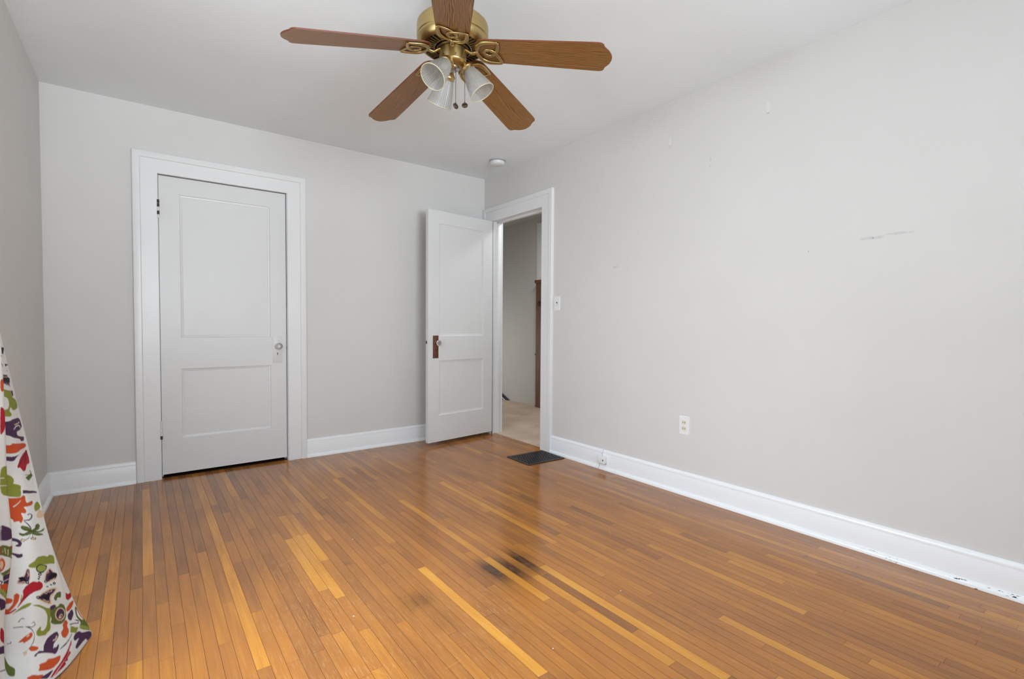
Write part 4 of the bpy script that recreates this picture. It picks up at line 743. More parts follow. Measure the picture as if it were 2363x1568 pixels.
# print motifs in cloth coordinates (fold position, height): colour index, outline
MOTIFS=[(4,[(3.05,0.5434),(2.382,0.5189),(2.177,0.5151),(2.091,0.5189),(2.026,0.5132),(2.037,0.5),(2.005,0.4925),(1.606,0.4906),(1.563,0.483),(1.681,0.4793),(2.015,0.483),(2.155,0.4868),(2.058,0.4736),(2.102,0.4661),(2.252,0.4736),(2.188,0.4548),(2.274,0.4434),(2.328,0.4529),(2.468,0.4529),(2.479,0.4623),(3.05,0.5113),(3.05,0.5132)]),(8,[(2.425,0.4943),(2.317,0.4981),(2.188,0.5057),(2.198,0.5075),(2.328,0.5),(2.446,0.4981)]),(0,[(2.198,0.4491),(2.08,0.434),(2.005,0.4227),(1.994,0.4152),(1.951,0.4152),(1.951,0.4227),(2.058,0.4359),(2.177,0.4491)]),(0,[(2.188,0.4491),(2.015,0.4434),(1.832,0.4453),(1.746,0.4529),(1.929,0.4623),(2.048,0.4623),(2.037,0.4585),(1.94,0.4604),(1.843,0.4548),(1.897,0.4491),(2.026,0.4472),(2.188,0.451)]),(1,[(3.05,0.5943),(2.102,0.549),(2.145,0.5358),(2.166,0.5245),(2.274,0.5302),(2.371,0.5264),(3.05,0.5585),(3.05,0.5679),(2.392,0.5377),(2.328,0.5434),(2.414,0.5509),(3.05,0.583)]),(0,[(2.08,0.5321),(1.035,0.5019),(1.078,0.4981),(2.091,0.5226)]),(1,[(1.476,0.4774),(1.175,0.4774),(0.97,0.4585),(1.11,0.4529),(1.509,0.4548),(1.563,0.4661)]),(6,[(1.498,0.4472),(1.185,0.4529),(0.431,0.4284),(1.056,0.4246),(1.476,0.4359)]),(2,[(2.306,0.4359),(2.242,0.4378),(2.048,0.4265),(1.961,0.4152),(1.724,0.4152),(1.638,0.4227),(1.476,0.4208),(1.401,0.4114),(1.509,0.4038),(1.714,0.4076),(1.476,0.3982),(1.045,0.3963),(1.207,0.3906),(1.476,0.3944),(1.811,0.4057),(1.369,0.3869),(1.304,0.3812),(1.52,0.3869),(1.875,0.4001),(1.961,0.4057),(2.069,0.4057),(2.274,0.4076),(2.36,0.4152),(2.371,0.4189),(2.231,0.4114),(2.069,0.4152),(2.188,0.4208),(2.285,0.4302)]),(7,[(2.371,0.4189),(2.231,0.4114),(2.048,0.4152),(1.767,0.4057),(1.336,0.3831),(1.336,0.385),(1.746,0.4057),(2.048,0.417),(2.231,0.4133),(2.36,0.4208)]),(7,[(2.295,0.4302),(2.188,0.4208),(1.972,0.4152),(1.66,0.4114),(1.52,0.4208),(1.53,0.4208),(1.681,0.4133),(1.961,0.4152),(2.188,0.4227),(2.285,0.4321)]),(7,[(1.94,0.4038),(1.951,0.3944),(1.832,0.3869),(1.821,0.3888),(1.929,0.3944),(1.908,0.402)]),(7,[(2.026,0.4057),(2.102,0.3982),(2.231,0.3963),(2.231,0.3944),(2.091,0.3963),(2.015,0.4057)]),(7,[(2.198,0.3944),(2.209,0.3944),(2.231,0.3925),(2.252,0.3925),(2.285,0.3944),(2.317,0.3963),(2.328,0.3963),(2.339,0.4001),(2.328,0.4001),(2.306,0.402),(2.285,0.402),(2.242,0.4001),(2.22,0.3982),(2.198,0.3963)]),(6,[(2.209,0.3963),(2.22,0.3944),(2.231,0.3944),(2.263,0.3944),(2.285,0.3944),(2.306,0.3963),(2.317,0.3982),(2.317,0.3982),(2.317,0.4001),(2.295,0.4001),(2.274,0.4001),(2.252,0.4001),(2.231,0.3982),(2.209,0.3963)]),(7,[(1.746,0.3869),(1.757,0.385),(1.811,0.385),(1.886,0.3869),(1.951,0.3888),(1.994,0.3906),(2.026,0.3925),(2.037,0.3944),(2.026,0.3963),(1.994,0.3963),(1.929,0.3944),(1.864,0.3925),(1.8,0.3906),(1.757,0.3888)]),(6,[(1.778,0.3869),(1.8,0.3869),(1.832,0.3869),(1.897,0.3888),(1.929,0.3888),(1.972,0.3906),(2.005,0.3925),(2.015,0.3944),(2.005,0.3944),(1.972,0.3944),(1.929,0.3925),(1.886,0.3925),(1.832,0.3906),(1.789,0.3888)]),(0,[(3.05,0.4416),(2.382,0.4038),(2.295,0.3906),(2.349,0.3812),(2.457,0.385),(2.479,0.3906),(2.392,0.3906),(2.436,0.3982),(3.05,0.4321)]),(0,[(3.05,0.4057),(2.403,0.3624),(2.306,0.3624),(2.306,0.3529),(2.436,0.3529),(2.511,0.3642)]),(1,[(2.177,0.3228),(2.134,0.3284),(1.972,0.3303),(1.811,0.3378),(1.53,0.3303),(1.369,0.319),(1.282,0.3209),(0.905,0.3077),(0.991,0.2832),(1.433,0.3001),(1.692,0.3115),(1.918,0.3115),(2.091,0.3171)]),(7,[(1.951,0.3115),(1.778,0.3171),(1.606,0.3077),(1.455,0.2983),(1.498,0.2888),(1.681,0.2869),(1.886,0.2983)]),(3,[(1.908,0.3096),(1.767,0.3133),(1.606,0.3058),(1.498,0.2983),(1.52,0.2907),(1.681,0.2907),(1.843,0.2983)]),(7,[(1.703,0.2851),(1.724,0.2851),(1.746,0.2832),(1.778,0.2851),(1.811,0.2851),(1.843,0.2869),(1.864,0.2907),(1.875,0.2926),(1.854,0.2926),(1.843,0.2945),(1.8,0.2926),(1.767,0.2926),(1.746,0.2907),(1.714,0.2869)]),(8,[(1.757,0.2869),(1.757,0.2869),(1.767,0.2869),(1.778,0.2869),(1.811,0.2888),(1.811,0.2888),(1.821,0.2888),(1.821,0.2907),(1.821,0.2907),(1.811,0.2907),(1.8,0.2907),(1.789,0.2907),(1.767,0.2888),(1.767,0.2888)]),(7,[(1.789,0.2813),(1.778,0.2794),(1.8,0.2794),(1.811,0.2794),(1.843,0.2813),(1.854,0.2813),(1.864,0.2832),(1.875,0.2851),(1.864,0.2851),(1.854,0.2851),(1.832,0.2851),(1.811,0.2832),(1.8,0.2832),(1.778,0.2813)]),(7,[(1.821,0.2775),(1.821,0.2756),(1.832,0.2756),(1.843,0.2756),(1.875,0.2775),(1.875,0.2775),(1.897,0.2794),(1.897,0.2794),(1.897,0.2813),(1.886,0.2813),(1.864,0.2813),(1.843,0.2794),(1.832,0.2794),(1.821,0.2775)]),(7,[(1.207,0.2341),(1.207,0.2323),(1.239,0.2323),(1.272,0.2323),(1.304,0.2341),(1.336,0.236),(1.347,0.2379),(1.347,0.2398),(1.347,0.2417),(1.326,0.2417),(1.293,0.2417),(1.261,0.2398),(1.229,0.2379),(1.185,0.2341)]),(8,[(1.261,0.236),(1.261,0.236),(1.261,0.2341),(1.282,0.236),(1.293,0.236),(1.304,0.236),(1.315,0.2379),(1.315,0.2379),(1.304,0.2379),(1.293,0.2379),(1.282,0.2379),(1.272,0.2379),(1.272,0.2379),(1.25,0.236)]),(7,[(1.379,0.2379),(1.39,0.2379),(1.401,0.2379),(1.412,0.2379),(1.433,0.2398),(1.444,0.2398),(1.455,0.2417),(1.455,0.2417),(1.455,0.2436),(1.444,0.2436),(1.423,0.2417),(1.412,0.2417),(1.39,0.2398),(1.39,0.2398)]),(7,[(1.52,0.2417),(1.52,0.2398),(1.53,0.2398),(1.552,0.2417),(1.563,0.2417),(1.584,0.2436),(1.584,0.2436),(1.595,0.2455),(1.584,0.2455),(1.573,0.2455),(1.563,0.2455),(1.541,0.2436),(1.53,0.2436),(1.52,0.2417)]),(6,[(2.468,0.2869),(2.446,0.2983),(2.285,0.3039),(2.22,0.3209),(2.123,0.3171),(2.123,0.2869),(2.209,0.2794),(2.403,0.2832)]),(0,[(2.446,0.2869),(2.425,0.2945),(2.274,0.3001),(2.209,0.3171),(2.145,0.3152),(2.145,0.2888),(2.22,0.2813)]),(7,[(2.446,0.302),(2.317,0.302),(2.242,0.2907),(2.22,0.2851),(2.36,0.2907)]),(6,[(2.177,0.3133),(2.209,0.3077),(2.177,0.302),(2.209,0.2964),(2.188,0.2964),(2.155,0.302),(2.188,0.3077),(2.166,0.3133)]),(6,[(2.425,0.2888),(2.371,0.2851),(2.317,0.2869),(2.263,0.2832),(2.252,0.2851),(2.317,0.2888),(2.371,0.2869),(2.425,0.2907)]),(7,[(2.166,0.2813),(2.166,0.2794),(2.177,0.2775),(2.198,0.2775),(2.22,0.2794),(2.242,0.2794),(2.252,0.2813),(2.252,0.2832),(2.252,0.2851),(2.242,0.2869),(2.22,0.2869),(2.198,0.2869),(2.177,0.2851),(2.166,0.2832)]),(8,[(2.188,0.2813),(2.198,0.2813),(2.198,0.2813),(2.209,0.2813),(2.22,0.2813),(2.22,0.2813),(2.231,0.2832),(2.231,0.2832),(2.22,0.2832),(2.22,0.2851),(2.22,0.2851),(2.209,0.2851),(2.198,0.2832),(2.198,0.2832)]),(6,[(1.67,0.2587),(1.584,0.2813),(1.379,0.2888),(1.185,0.2643),(0.948,0.2473),(1.121,0.2417),(1.52,0.2511)]),(0,[(1.617,0.2587),(1.541,0.2775),(1.39,0.2851),(1.239,0.2643),(1.045,0.2492),(1.164,0.2455),(1.53,0.2549)]),(7,[(1.379,0.2719),(0.981,0.2568),(0.991,0.2473),(1.315,0.2511),(1.53,0.2605)]),(6,[(1.487,0.2756),(1.412,0.2775),(1.433,0.2832),(1.466,0.2832),(1.444,0.2794),(1.498,0.2775)]),(6,[(1.433,0.2511),(1.336,0.2492),(1.196,0.2492),(1.207,0.2511),(1.336,0.2511),(1.455,0.2549)]),(7,[(1.52,0.2549),(1.541,0.2549),(1.552,0.2549),(1.584,0.2549),(1.606,0.2568),(1.627,0.2587),(1.649,0.2605),(1.649,0.2624),(1.649,0.2643),(1.627,0.2643),(1.595,0.2624),(1.563,0.2605),(1.541,0.2587),(1.53,0.2568)]),(8,[(1.563,0.2568),(1.563,0.2568),(1.573,0.2568),(1.584,0.2568),(1.595,0.2587),(1.606,0.2587),(1.606,0.2587),(1.617,0.2605),(1.606,0.2605),(1.595,0.2605),(1.595,0.2605),(1.584,0.2605),(1.563,0.2587),(1.563,0.2587)]),(6,[(1.994,0.2341),(1.735,0.2379),(1.476,0.2341),(1.121,0.2191),(1.347,0.2096),(1.466,0.2096),(1.455,0.187),(1.649,0.2021),(1.886,0.2228)]),(0,[(1.929,0.2323),(1.714,0.2341),(1.476,0.2304),(1.229,0.2191),(1.39,0.2153),(1.52,0.2153),(1.509,0.1946),(1.638,0.2059),(1.843,0.2228)]),(7,[(1.897,0.2323),(1.498,0.2228),(1.476,0.2172),(1.541,0.2059),(1.724,0.2191)]),(6,[(1.703,0.2341),(1.617,0.2266),(1.552,0.2285),(1.466,0.2228),(1.39,0.2228),(1.412,0.2266),(1.476,0.2247),(1.552,0.2304),(1.627,0.2285),(1.681,0.2341)]),(6,[(1.757,0.2172),(1.692,0.2134),(1.627,0.2059),(1.53,0.2002),(1.541,0.204),(1.627,0.2077),(1.67,0.2134),(1.746,0.2191)]),(7,[(1.854,0.2285),(1.854,0.2266),(1.886,0.2266),(1.908,0.2266),(1.94,0.2285),(1.961,0.2304),(1.972,0.2323),(1.983,0.2341),(1.972,0.236),(1.961,0.2379),(1.929,0.236),(1.908,0.236),(1.875,0.2341),(1.854,0.2304)]),(8,[(1.897,0.2304),(1.897,0.2304),(1.908,0.2304),(1.918,0.2304),(1.929,0.2304),(1.929,0.2304),(1.94,0.2323),(1.94,0.2323),(1.94,0.2341),(1.929,0.2341),(1.929,0.2341),(1.918,0.2341),(1.908,0.2323),(1.908,0.2323)]),(2,[(1.369,0.2021),(1.304,0.2059),(1.207,0.2077),(0.927,0.2021),(0.938,0.1908),(0.991,0.1851),(1.218,0.1946),(1.25,0.187),(1.347,0.1927)]),(5,[(2.339,0.2624),(2.263,0.2737),(2.112,0.2794),(2.037,0.2794),(1.908,0.2719),(1.864,0.2737),(1.724,0.2624),(1.714,0.2511),(1.821,0.2473),(2.005,0.2511),(2.155,0.2492),(2.295,0.2398),(2.436,0.2266),(2.489,0.2228),(2.371,0.2417),(2.317,0.253)]),(7,[(2.328,0.2417),(2.231,0.2473),(2.123,0.2511),(2.123,0.2511),(2.242,0.2492),(2.339,0.2417)]),(1,[(2.382,0.2398),(2.349,0.2492),(2.36,0.2549),(2.382,0.2549),(2.371,0.2492),(2.403,0.2417)]),(4,[(3.05,0.2662),(3.05,0.2756),(2.565,0.253),(2.554,0.2455),(2.533,0.2605),(2.457,0.2624),(2.403,0.2549),(2.436,0.2398),(2.511,0.2304),(2.673,0.2153),(3.05,0.2341),(3.05,0.2568)]),(8,[(2.662,0.2266),(2.554,0.2379),(2.522,0.2568),(2.533,0.2568),(2.565,0.2398),(3.05,0.2511)]),(5,[(3.05,0.2304),(2.64,0.2134),(2.479,0.2209),(2.5,0.2247),(2.662,0.2172),(3.05,0.2341)]),(1,[(2.608,0.2096),(2.349,0.2266),(2.177,0.2285),(2.102,0.2247),(2.188,0.2191),(2.446,0.2153)]),(1,[(2.134,0.2209),(1.908,0.2134),(1.595,0.187),(1.466,0.1814),(1.476,0.1663),(1.552,0.1512),(1.52,0.1361),(1.563,0.1267),(1.67,0.1267),(1.703,0.1229),(1.972,0.1342),(2.005,0.1474),(1.886,0.155),(1.843,0.1512),(1.875,0.1436),(1.778,0.138),(1.66,0.1436),(1.617,0.1682),(1.703,0.1889),(1.918,0.2077)]),(0,[(1.53,0.187),(1.401,0.1851),(1.282,0.1757),(1.412,0.1719),(1.509,0.1738)]),(2,[(1.52,0.1644),(1.53,0.1738),(1.423,0.1719),(1.369,0.1757),(1.229,0.17),(1.035,0.1719),(0.83,0.1587),(0.787,0.1455),(0.797,0.1248),(0.905,0.1172),(1.099,0.1172),(1.39,0.1304),(1.541,0.1455),(1.487,0.1512)]),(6,[(0.841,0.1304),(0.884,0.1267),(0.948,0.1248),(1.035,0.1248),(1.142,0.1286),(1.229,0.1323),(1.304,0.1399),(1.347,0.1455),(1.369,0.1531),(1.358,0.1587),(1.326,0.1625),(1.272,0.1644),(1.185,0.1644),(1.067,0.1606),(0.97,0.1568),(0.884,0.1493),(0.83,0.1418),(0.819,0.1361)]),(0,[(0.884,0.1323),(0.927,0.1304),(0.981,0.1286),(1.056,0.1286),(1.132,0.1304),(1.207,0.1342),(1.272,0.1399),(1.304,0.1455),(1.326,0.1512),(1.315,0.155),(1.282,0.1587),(1.239,0.1606),(1.164,0.1606),(1.078,0.1587),(1.002,0.155),(0.927,0.1493),(0.884,0.1436),(0.873,0.138)]),(6,[(1.229,0.1399),(1.099,0.1455),(0.959,0.138),(1.013,0.1323),(1.164,0.1342)]),(2,[(1.002,0.1361),(1.002,0.1342),(1.024,0.1342),(1.045,0.1342),(1.078,0.1361),(1.11,0.138),(1.121,0.1399),(1.11,0.1399),(1.11,0.1418),(1.088,0.1418),(1.067,0.1418),(1.035,0.1399),(1.013,0.138),(1.013,0.138)]),(5,[(0.496,0.1851),(0.334,0.1719),(0,0.1719),(0.032,0.1568),(0.474,0.1568),(0.636,0.17)]),(4,[(0.754,0.1436),(0.41,0.1474),(0,0.1418),(0.431,0.1286),(0.733,0.1323)]),(0,[(0.733,0.1248),(0.388,0.1267),(0.388,0.1097),(0.604,0.1003),(0.733,0.1116)]),(0,[(0.711,0.0946),(0.496,0.0852),(0.356,0.0739),(0.302,0.0833),(0.431,0.0927),(0.431,0.089),(0.345,0.0833),(0.366,0.0776),(0.485,0.0871),(0.722,0.0984)]),(2,[(0.259,0.1191),(0.054,0.1229),(0.011,0.0984),(0,0.0626),(0,0.0324),(0.075,0.0267),(0.259,0.0437),(0.388,0.0607),(0.356,0.0682),(0.269,0.0701),(0.345,0.0984)]),(8,[(0.172,0.1154),(0.097,0.0946),(0.054,0.0701),(0.162,0.072),(0.28,0.0946)]),(6,[(0.086,0.1172),(0.011,0.0908),(0.022,0.0701),(0.086,0.0739),(0.183,0.0927)]),(5,[(0.172,0.121),(0.14,0.0927),(0.108,0.072),(0.065,0.072),(0.097,0.0927),(0.108,0.121)]),(3,[(0.302,0.0607),(0.313,0.0569),(0.334,0.055),(0.356,0.0569),(0.356,0.0588),(0.366,0.0645),(0.356,0.0682),(0.323,0.0682),(0.313,0.0682),(0.302,0.0645)]),(3,[(0.237,0.0531),(0.259,0.0494),(0.269,0.0475),(0.291,0.0494),(0.302,0.0531),(0.302,0.0569),(0.291,0.0607),(0.269,0.0626),(0.248,0.0607),(0.237,0.0569)]),(3,[(0.172,0.0456),(0.183,0.0418),(0.205,0.0399),(0.237,0.0418),(0.248,0.0456),(0.237,0.0494),(0.226,0.0531),(0.205,0.055),(0.172,0.0531),(0.162,0.0494)]),(3,[(0.086,0.0381),(0.108,0.0343),(0.14,0.0324),(0.162,0.0343),(0.172,0.0381),(0.172,0.0418),(0.151,0.0456),(0.119,0.0475),(0.086,0.0456),(0.075,0.0418)]),(3,[(0,0.0305),(0.022,0.0267),(0.054,0.0249),(0.065,0.0249),(0.086,0.0286),(0.086,0.0343),(0.065,0.0381),(0.032,0.0399),(0,0.0381),(0,0.0343)]),(0,[(0.679,0.0569),(0.582,0.0626),(0.431,0.0569),(0.366,0.0437),(0,0.0192),(0.032,0.006),(0.28,0.006),(0.302,0.0192),(0.496,0.0211),(0.625,0.0211),(0.668,0.0305),(0.625,0.0343),(0.485,0.0418),(0.647,0.0456)]),(4,[(1.035,0.1135),(0.851,0.1191),(0.765,0.1059),(0.83,0.1003),(0.776,0.0871),(0.808,0.0795),(0.927,0.0758),(1.078,0.0852),(1.142,0.0984),(0.991,0.1022)]),(1,[(0.679,0.0908),(0.41,0.0663),(0.539,0.0607),(0.744,0.0776)]),(4,[(2.5,0.1342),(2.328,0.1455),(2.123,0.1531),(2.091,0.1436),(2.145,0.1361),(2.371,0.1286),(2.339,0.1342)]),(6,[(2.252,0.1418),(2.177,0.1455),(2.198,0.1493),(2.274,0.1455)]),(4,[(2.22,0.1154),(2.102,0.1172),(1.929,0.1059),(1.972,0.1003),(2.166,0.1059)]),(6,[(2.382,0.1078),(2.252,0.1097),(2.263,0.1022),(2.339,0.0984)]),(0,[(3.901,0.2002),(3.05,0.1757),(3.05,0.1776),(3.869,0.2002)]),(0,[(2.576,0.1757),(2.339,0.17),(2.339,0.1719),(2.576,0.1776)]),(0,[(2.295,0.17),(2.145,0.1606),(2.048,0.1436),(2.08,0.1267),(2.188,0.1135),(2.36,0.1059),(2.619,0.1059),(2.619,0.1059),(2.349,0.1059),(2.177,0.1135),(2.058,0.1248),(2.037,0.1436),(2.134,0.1625),(2.285,0.1719)]),(0,[(2.231,0.1682),(2.102,0.1625),(2.005,0.1663),(2.069,0.1776),(2.123,0.1738),(2.112,0.1719),(2.08,0.1757),(2.026,0.1682),(2.102,0.1644),(2.22,0.17)]),(0,[(2.446,0.1851),(2.392,0.1927),(2.306,0.1908),(2.306,0.1927),(2.392,0.1946),(2.468,0.187)]),(0,[(1.789,0.089),(1.789,0.1022),(1.66,0.1135),(1.444,0.1135),(1.315,0.1097),(1.239,0.0965),(1.358,0.0908),(1.466,0.0871),(1.412,0.0758),(1.239,0.0776),(1.282,0.0663),(1.39,0.0607),(1.509,0.0701),(1.714,0.0814),(1.972,0.0927),(2.015,0.0871),(2.069,0.0908),(2.026,0.0946),(1.908,0.0965)]),(6,[(1.466,0.0946),(1.358,0.0927),(1.304,0.0984),(1.358,0.1022),(1.39,0.0965),(1.487,0.0984)]),(8,[(1.444,0.0776),(1.401,0.0852),(1.293,0.0852),(1.326,0.089),(1.423,0.0871),(1.476,0.0795)]),(0,[(1.218,0.0626),(0.927,0.0607),(0.776,0.0645),(0.679,0.0701),(0.701,0.072),(0.797,0.0663),(0.948,0.0645),(1.239,0.0645)]),(4,[(1.961,0.0513),(1.908,0.0588),(1.94,0.0663),(1.714,0.0607),(1.649,0.0645),(1.423,0.055),(1.185,0.0494),(1.229,0.0381),(1.466,0.0343),(1.681,0.0399)]),(5,[(0.722,0.0607),(0.776,0.0456),(0.851,0.0399),(0.797,0.0305),(0.916,0.0267),(0.905,0.0192),(1.024,0.0249),(0.959,0.0154),(1.239,0.0154),(1.412,0.0135),(1.595,0.0154),(1.423,0.0267),(1.132,0.0343),(0.905,0.0437)]),(8,[(1.498,0.0117),(1.229,0.023),(0.927,0.0305),(0.776,0.0456),(0.797,0.0475),(0.927,0.0305),(1.239,0.0249),(1.509,0.0135)]),(4,[(2.328,0.0475),(2.112,0.0513),(1.951,0.0418),(1.8,0.0362),(1.843,0.0267)]),(0,[(1.94,0.0324),(1.595,0.0324),(1.444,0.0305),(1.573,0.023),(1.681,0.0192)]),(0,[(4.3,0.4906),(4.214,0.483),(3.643,0.4453),(4.052,0.4416),(4.203,0.4416),(4.362,0.4491)]),(2,[(4.362,0.4378),(4.171,0.4265),(3.89,0.4057),(3.912,0.3869),(3.804,0.3737),(3.966,0.3642),(4.074,0.3492),(4.3,0.3492)]),(8,[(4.362,0.4114),(4.214,0.3982),(3.599,0.3661),(4.181,0.3605),(4.3,0.3567)]),(4,[(4.362,0.4057),(4.257,0.3944),(4.203,0.3774),(4.235,0.3661),(4.3,0.3605)]),(6,[(4.362,0.3982),(4.278,0.3888),(4.257,0.3793),(4.268,0.3699),(4.3,0.3661)]),(6,[(4.3,0.4284),(4.289,0.4133),(4.278,0.4133),(4.3,0.4284)]),(6,[(4.257,0.4246),(4.235,0.4076),(4.214,0.4057),(4.235,0.4227)]),(6,[(4.171,0.417),(4.171,0.4001),(4.149,0.4001),(4.149,0.417)]),(6,[(3.74,0.4038),(4.084,0.3944),(3.74,0.385),(3.837,0.4057)]),(0,[(4.235,0.3454),(4.106,0.351),(3.05,0.3209),(3.05,0.302),(3.05,0.2832),(3.912,0.3115),(4.181,0.3265)]),(4,[(4.278,0.3303),(3.05,0.2869),(3.05,0.2756),(3.912,0.2964),(4.257,0.3152)]),(8,[(4.214,0.3322),(3.934,0.3322),(3.05,0.3077),(3.05,0.3096),(3.966,0.3341),(4.225,0.3341)]),(5,[(4.149,0.2172),(3.923,0.1908),(3.89,0.17),(3.05,0.1361),(4.138,0.17)]),(0,[(3.459,0.1512),(3.05,0.1323),(3.05,0.1135),(5.965,0.1983)]),(2,[(3.05,0.1663),(2.77,0.0908),(2.565,0.0776),(2.586,0.0588),(2.802,0.0663),(3.05,0.1323)]),(0,[(5.965,0.1474),(3.88,0.0965),(3.05,0.0814),(3.05,0.0758),(3.05,0.0776),(3.05,0.0852),(3.934,0.1003),(5.965,0.1493)]),(0,[(2.748,0.1399),(2.63,0.138),(2.63,0.1436),(2.662,0.1436),(2.64,0.1399),(2.748,0.1418)]),(1,[(3.826,1.0072),(3.89,1.0034),(3.901,0.9865),(3.772,0.9827)]),(7,[(3.05,0.9846),(0.356,0.9695),(0.733,0.9488),(3.05,0.962)]),(3,[(3.772,0.9827),(3.901,0.9789),(3.89,0.9657),(3.75,0.9638)]),(7,[(3.901,0.9563),(3.89,0.9544),(3.88,0.9525),(3.826,0.9525),(3.783,0.9525),(3.75,0.9525),(3.729,0.9544),(3.729,0.9563),(4.063,0.9582),(4.041,0.9601),(3.793,0.9601),(3.847,0.9601),(3.912,0.9601),(3.901,0.9582)]),(8,[(3.858,0.9563),(3.955,0.9563),(3.826,0.9544),(3.804,0.9544),(3.793,0.9544),(3.783,0.9544),(4.02,0.9563),(3.772,0.9563),(3.772,0.9563),(4.009,0.9582),(3.998,0.9582),(3.977,0.9582),(3.966,0.9582),(3.837,0.9563)]),(5,[(4.052,0.9393),(3.901,0.9337),(3.901,0.9186),(3.804,0.9092)]),(7,[(0.388,0.911),(0.463,0.911),(0.916,0.9092),(1.035,0.9092),(1.121,0.911),(1.185,0.911),(1.412,0.9148),(1.218,0.9148),(1.175,0.9167),(1.11,0.9186),(1.013,0.9186),(0.916,0.9167),(0.463,0.9148),(0.356,0.9129)]),(7,[(0.938,0.8941),(0.97,0.8941),(1.002,0.8922),(1.045,0.8941),(1.078,0.8941),(1.11,0.8941),(1.11,0.8941),(1.121,0.896),(1.11,0.896),(1.078,0.896),(1.035,0.896),(1.002,0.896),(0.97,0.896),(0.938,0.8941)]),(6,[(3.998,0.9035),(3.05,0.8809),(3.05,0.8337),(3.901,0.8733),(3.977,0.8846)]),(0,[(3.05,0.9016),(1.013,0.879),(1.326,0.8413),(1.789,0.8545),(3.05,0.8846)]),(7,[(3.05,0.8941),(0.83,0.8696),(1.067,0.8545),(1.724,0.8639)]),(6,[(3.05,0.8978),(1.681,0.8771),(1.423,0.879),(1.466,0.8809),(1.681,0.879),(3.05,0.8997)]),(6,[(3.05,0.8809),(1.757,0.8564),(1.584,0.8488),(1.509,0.8488),(1.703,0.8564),(3.05,0.8828)]),(1,[(3.05,0.8696),(1.767,0.8356),(1.239,0.8319),(1.541,0.8149),(1.11,0.8055),(0.582,0.7923),(0.528,0.7734),(1.132,0.7659),(1.724,0.7715),(1.918,0.7866),(2.058,0.7753),(1.918,0.7621),(2.069,0.7564),(3.05,0.7847),(3.05,0.7904),(2.069,0.7791),(1.897,0.813),(3.05,0.8564)]),(0,[(1.369,0.83),(0.916,0.8281),(1.024,0.8111),(1.466,0.813)]),(0,[(3.05,0.7564),(2.188,0.7451),(1.908,0.747),(1.078,0.7395),(0.948,0.7282),(0.938,0.7074),(1.164,0.7018),(1.811,0.7055),(1.832,0.6942),(1.509,0.6829),(1.002,0.6754),(1.121,0.6622),(1.606,0.6697),(1.595,0.6772),(2.08,0.6904),(2.22,0.7018),(3.05,0.7338)]),(8,[(2.005,0.715),(1.714,0.7206),(1.218,0.7131),(1.25,0.7074),(1.121,0.7055),(1.142,0.715),(1.757,0.7244),(2.037,0.7168)]),(6,[(1.875,0.7263),(1.563,0.7244),(1.045,0.7225),(1.099,0.7263),(1.606,0.7282),(1.918,0.73)]),(4,[(3.05,0.7018),(2.231,0.6716),(2.188,0.6772),(2.026,0.6716),(1.013,0.6527),(1.045,0.6414),(1.8,0.6471),(2.145,0.6433),(3.05,0.6735)]),(0,[(3.05,0.664),(3.05,0.6678),(2.188,0.6339),(1.584,0.6395),(2.08,0.6339),(2.231,0.6207),(3.05,0.6603)]),(5,[(1.067,0.6339),(1.078,0.6188),(1.045,0.6075),(1.099,0.5886),(1.476,0.5943),(1.681,0.5792),(1.918,0.583),(2.026,0.5981),(2.123,0.5981),(2.134,0.6037),(1.972,0.6244),(1.573,0.632)]),(7,[(2.091,0.6037),(1.864,0.615),(1.142,0.6301),(1.207,0.632),(1.908,0.6169),(2.112,0.6056)]),(7,[(1.627,0.5999),(1.423,0.615),(1.056,0.6282),(1.11,0.6301),(1.487,0.6169),(1.67,0.6018)]),(2,[(1.811,0.5622),(1.272,0.5622),(1.056,0.5509),(1.584,0.5471)]),(2,[(1.767,0.5679),(1.304,0.5566),(1.261,0.5566),(1.757,0.5698)]),(2,[(1.326,0.5717),(1.207,0.5566),(1.121,0.5547),(1.218,0.5698)]),(4,[(4.117,0.896),(3.772,0.8903),(3.75,0.8639),(4.106,0.8583),(4.138,0.8714)]),(5,[(4.171,0.8187),(4.095,0.8168),(3.718,0.7828),(4.128,0.7451),(4.214,0.7395)]),(1,[(4.246,0.6546),(3.783,0.6433),(3.772,0.5924),(3.675,0.5603),(4.278,0.5679)]),(8,[(4.257,0.6188),(4.138,0.6169),(4.138,0.6188),(4.257,0.6207)]),(8,[(4.268,0.5981),(3.664,0.5867),(4.106,0.5962),(4.268,0.5999)]),(1,[(3.05,0.6207),(2.392,0.5867),(2.285,0.5698),(2.392,0.5528),(2.263,0.5528),(2.134,0.5321),(2.177,0.5132),(3.05,0.5528),(3.05,0.583),(2.414,0.5603),(3.05,0.6075)])]
cur_g, cur_s, cur_z = curtain_grid()
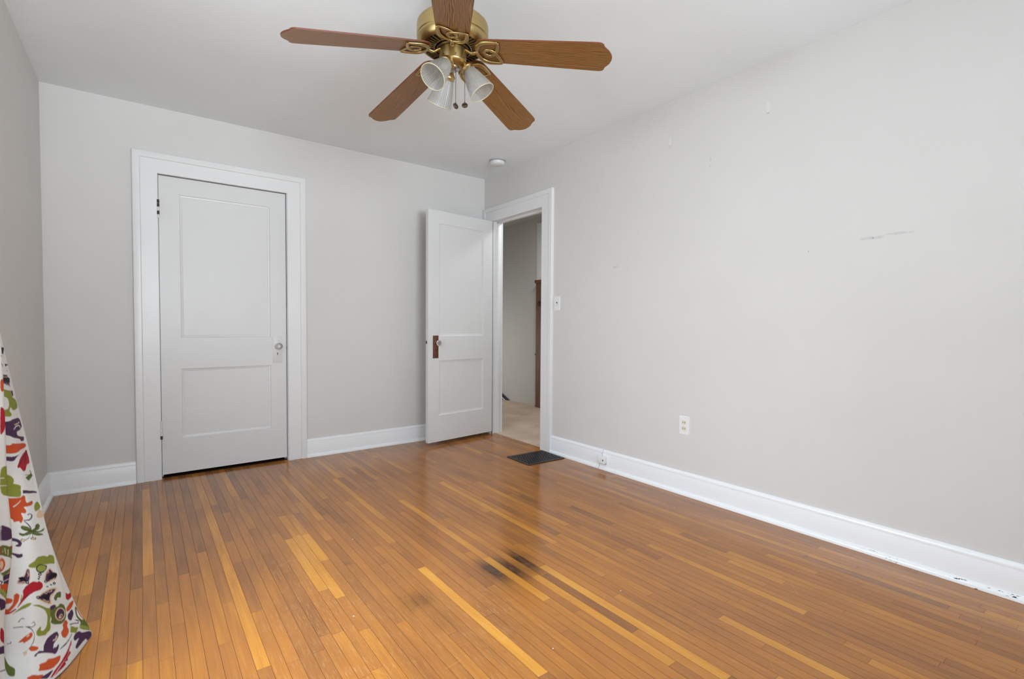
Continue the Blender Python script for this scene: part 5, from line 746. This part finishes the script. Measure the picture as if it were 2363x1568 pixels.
def curtain_colors():
    PAL = [lin(c)[:3] for c in ((72,46,74),(126,132,52),(88,100,48),(142,150,66),(186,76,40),(160,32,42),(208,178,148),(30,26,32),(212,210,206))]
    n, m = len(cur_s), len(cur_z); S = np.tile(cur_s, m); Zz = np.repeat(cur_z, n)
    C = None; S0, Z0 = S, Zz; ds_ = np.tile(np.gradient(cur_s), m); dz_ = np.repeat(np.gradient(cur_z), n); acc = 0
    def paint(ds, dz):
        nonlocal C
        for c_, poly in MOTIFS:
            p = np.array(poly)+np.array([ds,dz])
            if len(p) > 4:
                for k in (.17, .24): q = np.roll(p, -1, 0); p = np.stack([(1-k)*p+k*q, k*p+(1-k)*q], 1).reshape(-1, 2)   # round the printed outline
            lo, hi = p.min(0), p.max(0)
            k = np.where((S >= lo[0]) & (S <= hi[0]) & (Zz >= lo[1]) & (Zz <= hi[1]))[0]
            if not len(k): continue
            x, y = S[k], Zz[k]; ins = np.zeros(len(k), bool); q = np.roll(p, -1, 0)
            for (x1,y1),(x2,y2) in zip(p, q):
                cnd = (y1 > y) != (y2 > y)
                if cnd.any():
                    with np.errstate(divide='ignore', invalid='ignore'): ins ^= cnd & (x < (x2-x1)*(y-y1)/(y2-y1+1e-12)+x1)
            C[k[ins]] = PAL[c_]
    for a in (-.55, 0, .55):                             # 3 x 3 samples per vertex keep the printed edges clean
        for b in (-.55, 0, .55):
            S, Zz = S0+a*ds_, Z0+b*dz_; C = np.tile(np.array(PAL[8]), (n*m, 1))
            paint(0, 1.0); paint(3.9, 0.25); paint(3.9, 1.2); paint(0, 0); acc = acc+C/9
    return acc
def build_curtain():
    n, m = len(cur_s), len(cur_z); V = cur_g.reshape(-1,3)
    F = [(j*n+i, j*n+i+1, (j+1)*n+i+1, (j+1)*n+i) for j in range(m-1) for i in range(n-1)]
    me = bpy.data.meshes.new('curtain'); me.from_pydata(V.tolist(), [], F)
    a = me.color_attributes.new('print', 'FLOAT_COLOR', 'POINT'); C = curtain_colors()
    a.data.foreach_set('color', np.c_[C, np.ones(len(C))].astype(np.float32).ravel())
    for p in me.polygons: p.use_smooth = True
    t = NT('floral_cotton'); at = t.n('ShaderNodeAttribute', attribute_name='print'); co = t.coord()
    wv = t.noise(t.mapping(co, (60,60,420)), 2.0, 3, .6); slub = t.noise(t.mapping(co, (18,18,300)), 2.0, 3, .6)
    cc = t.mix(t.math('MULTIPLY', t.math('SUBTRACT', slub, .45, True), .5), at.outputs['Color'], (.62,.60,.55,1), 'MULTIPLY')
    t.l(cc, t.b.inputs['Base Color']); t.set(Roughness=.85); t.b.inputs['Specular IOR Level'].default_value = .2; t.bump(wv, .12, .001)
    me.materials.append(t.m)
    o = bpy.data.objects.new('curtain', me); col.objects.link(o)
    so = o.modifiers.new('cloth', 'SOLIDIFY'); so.thickness = .0016; so.offset = 0
    return tag(o, 'white floral curtain with plum, red, orange and green print by the left wall', 'curtain')
build_curtain()
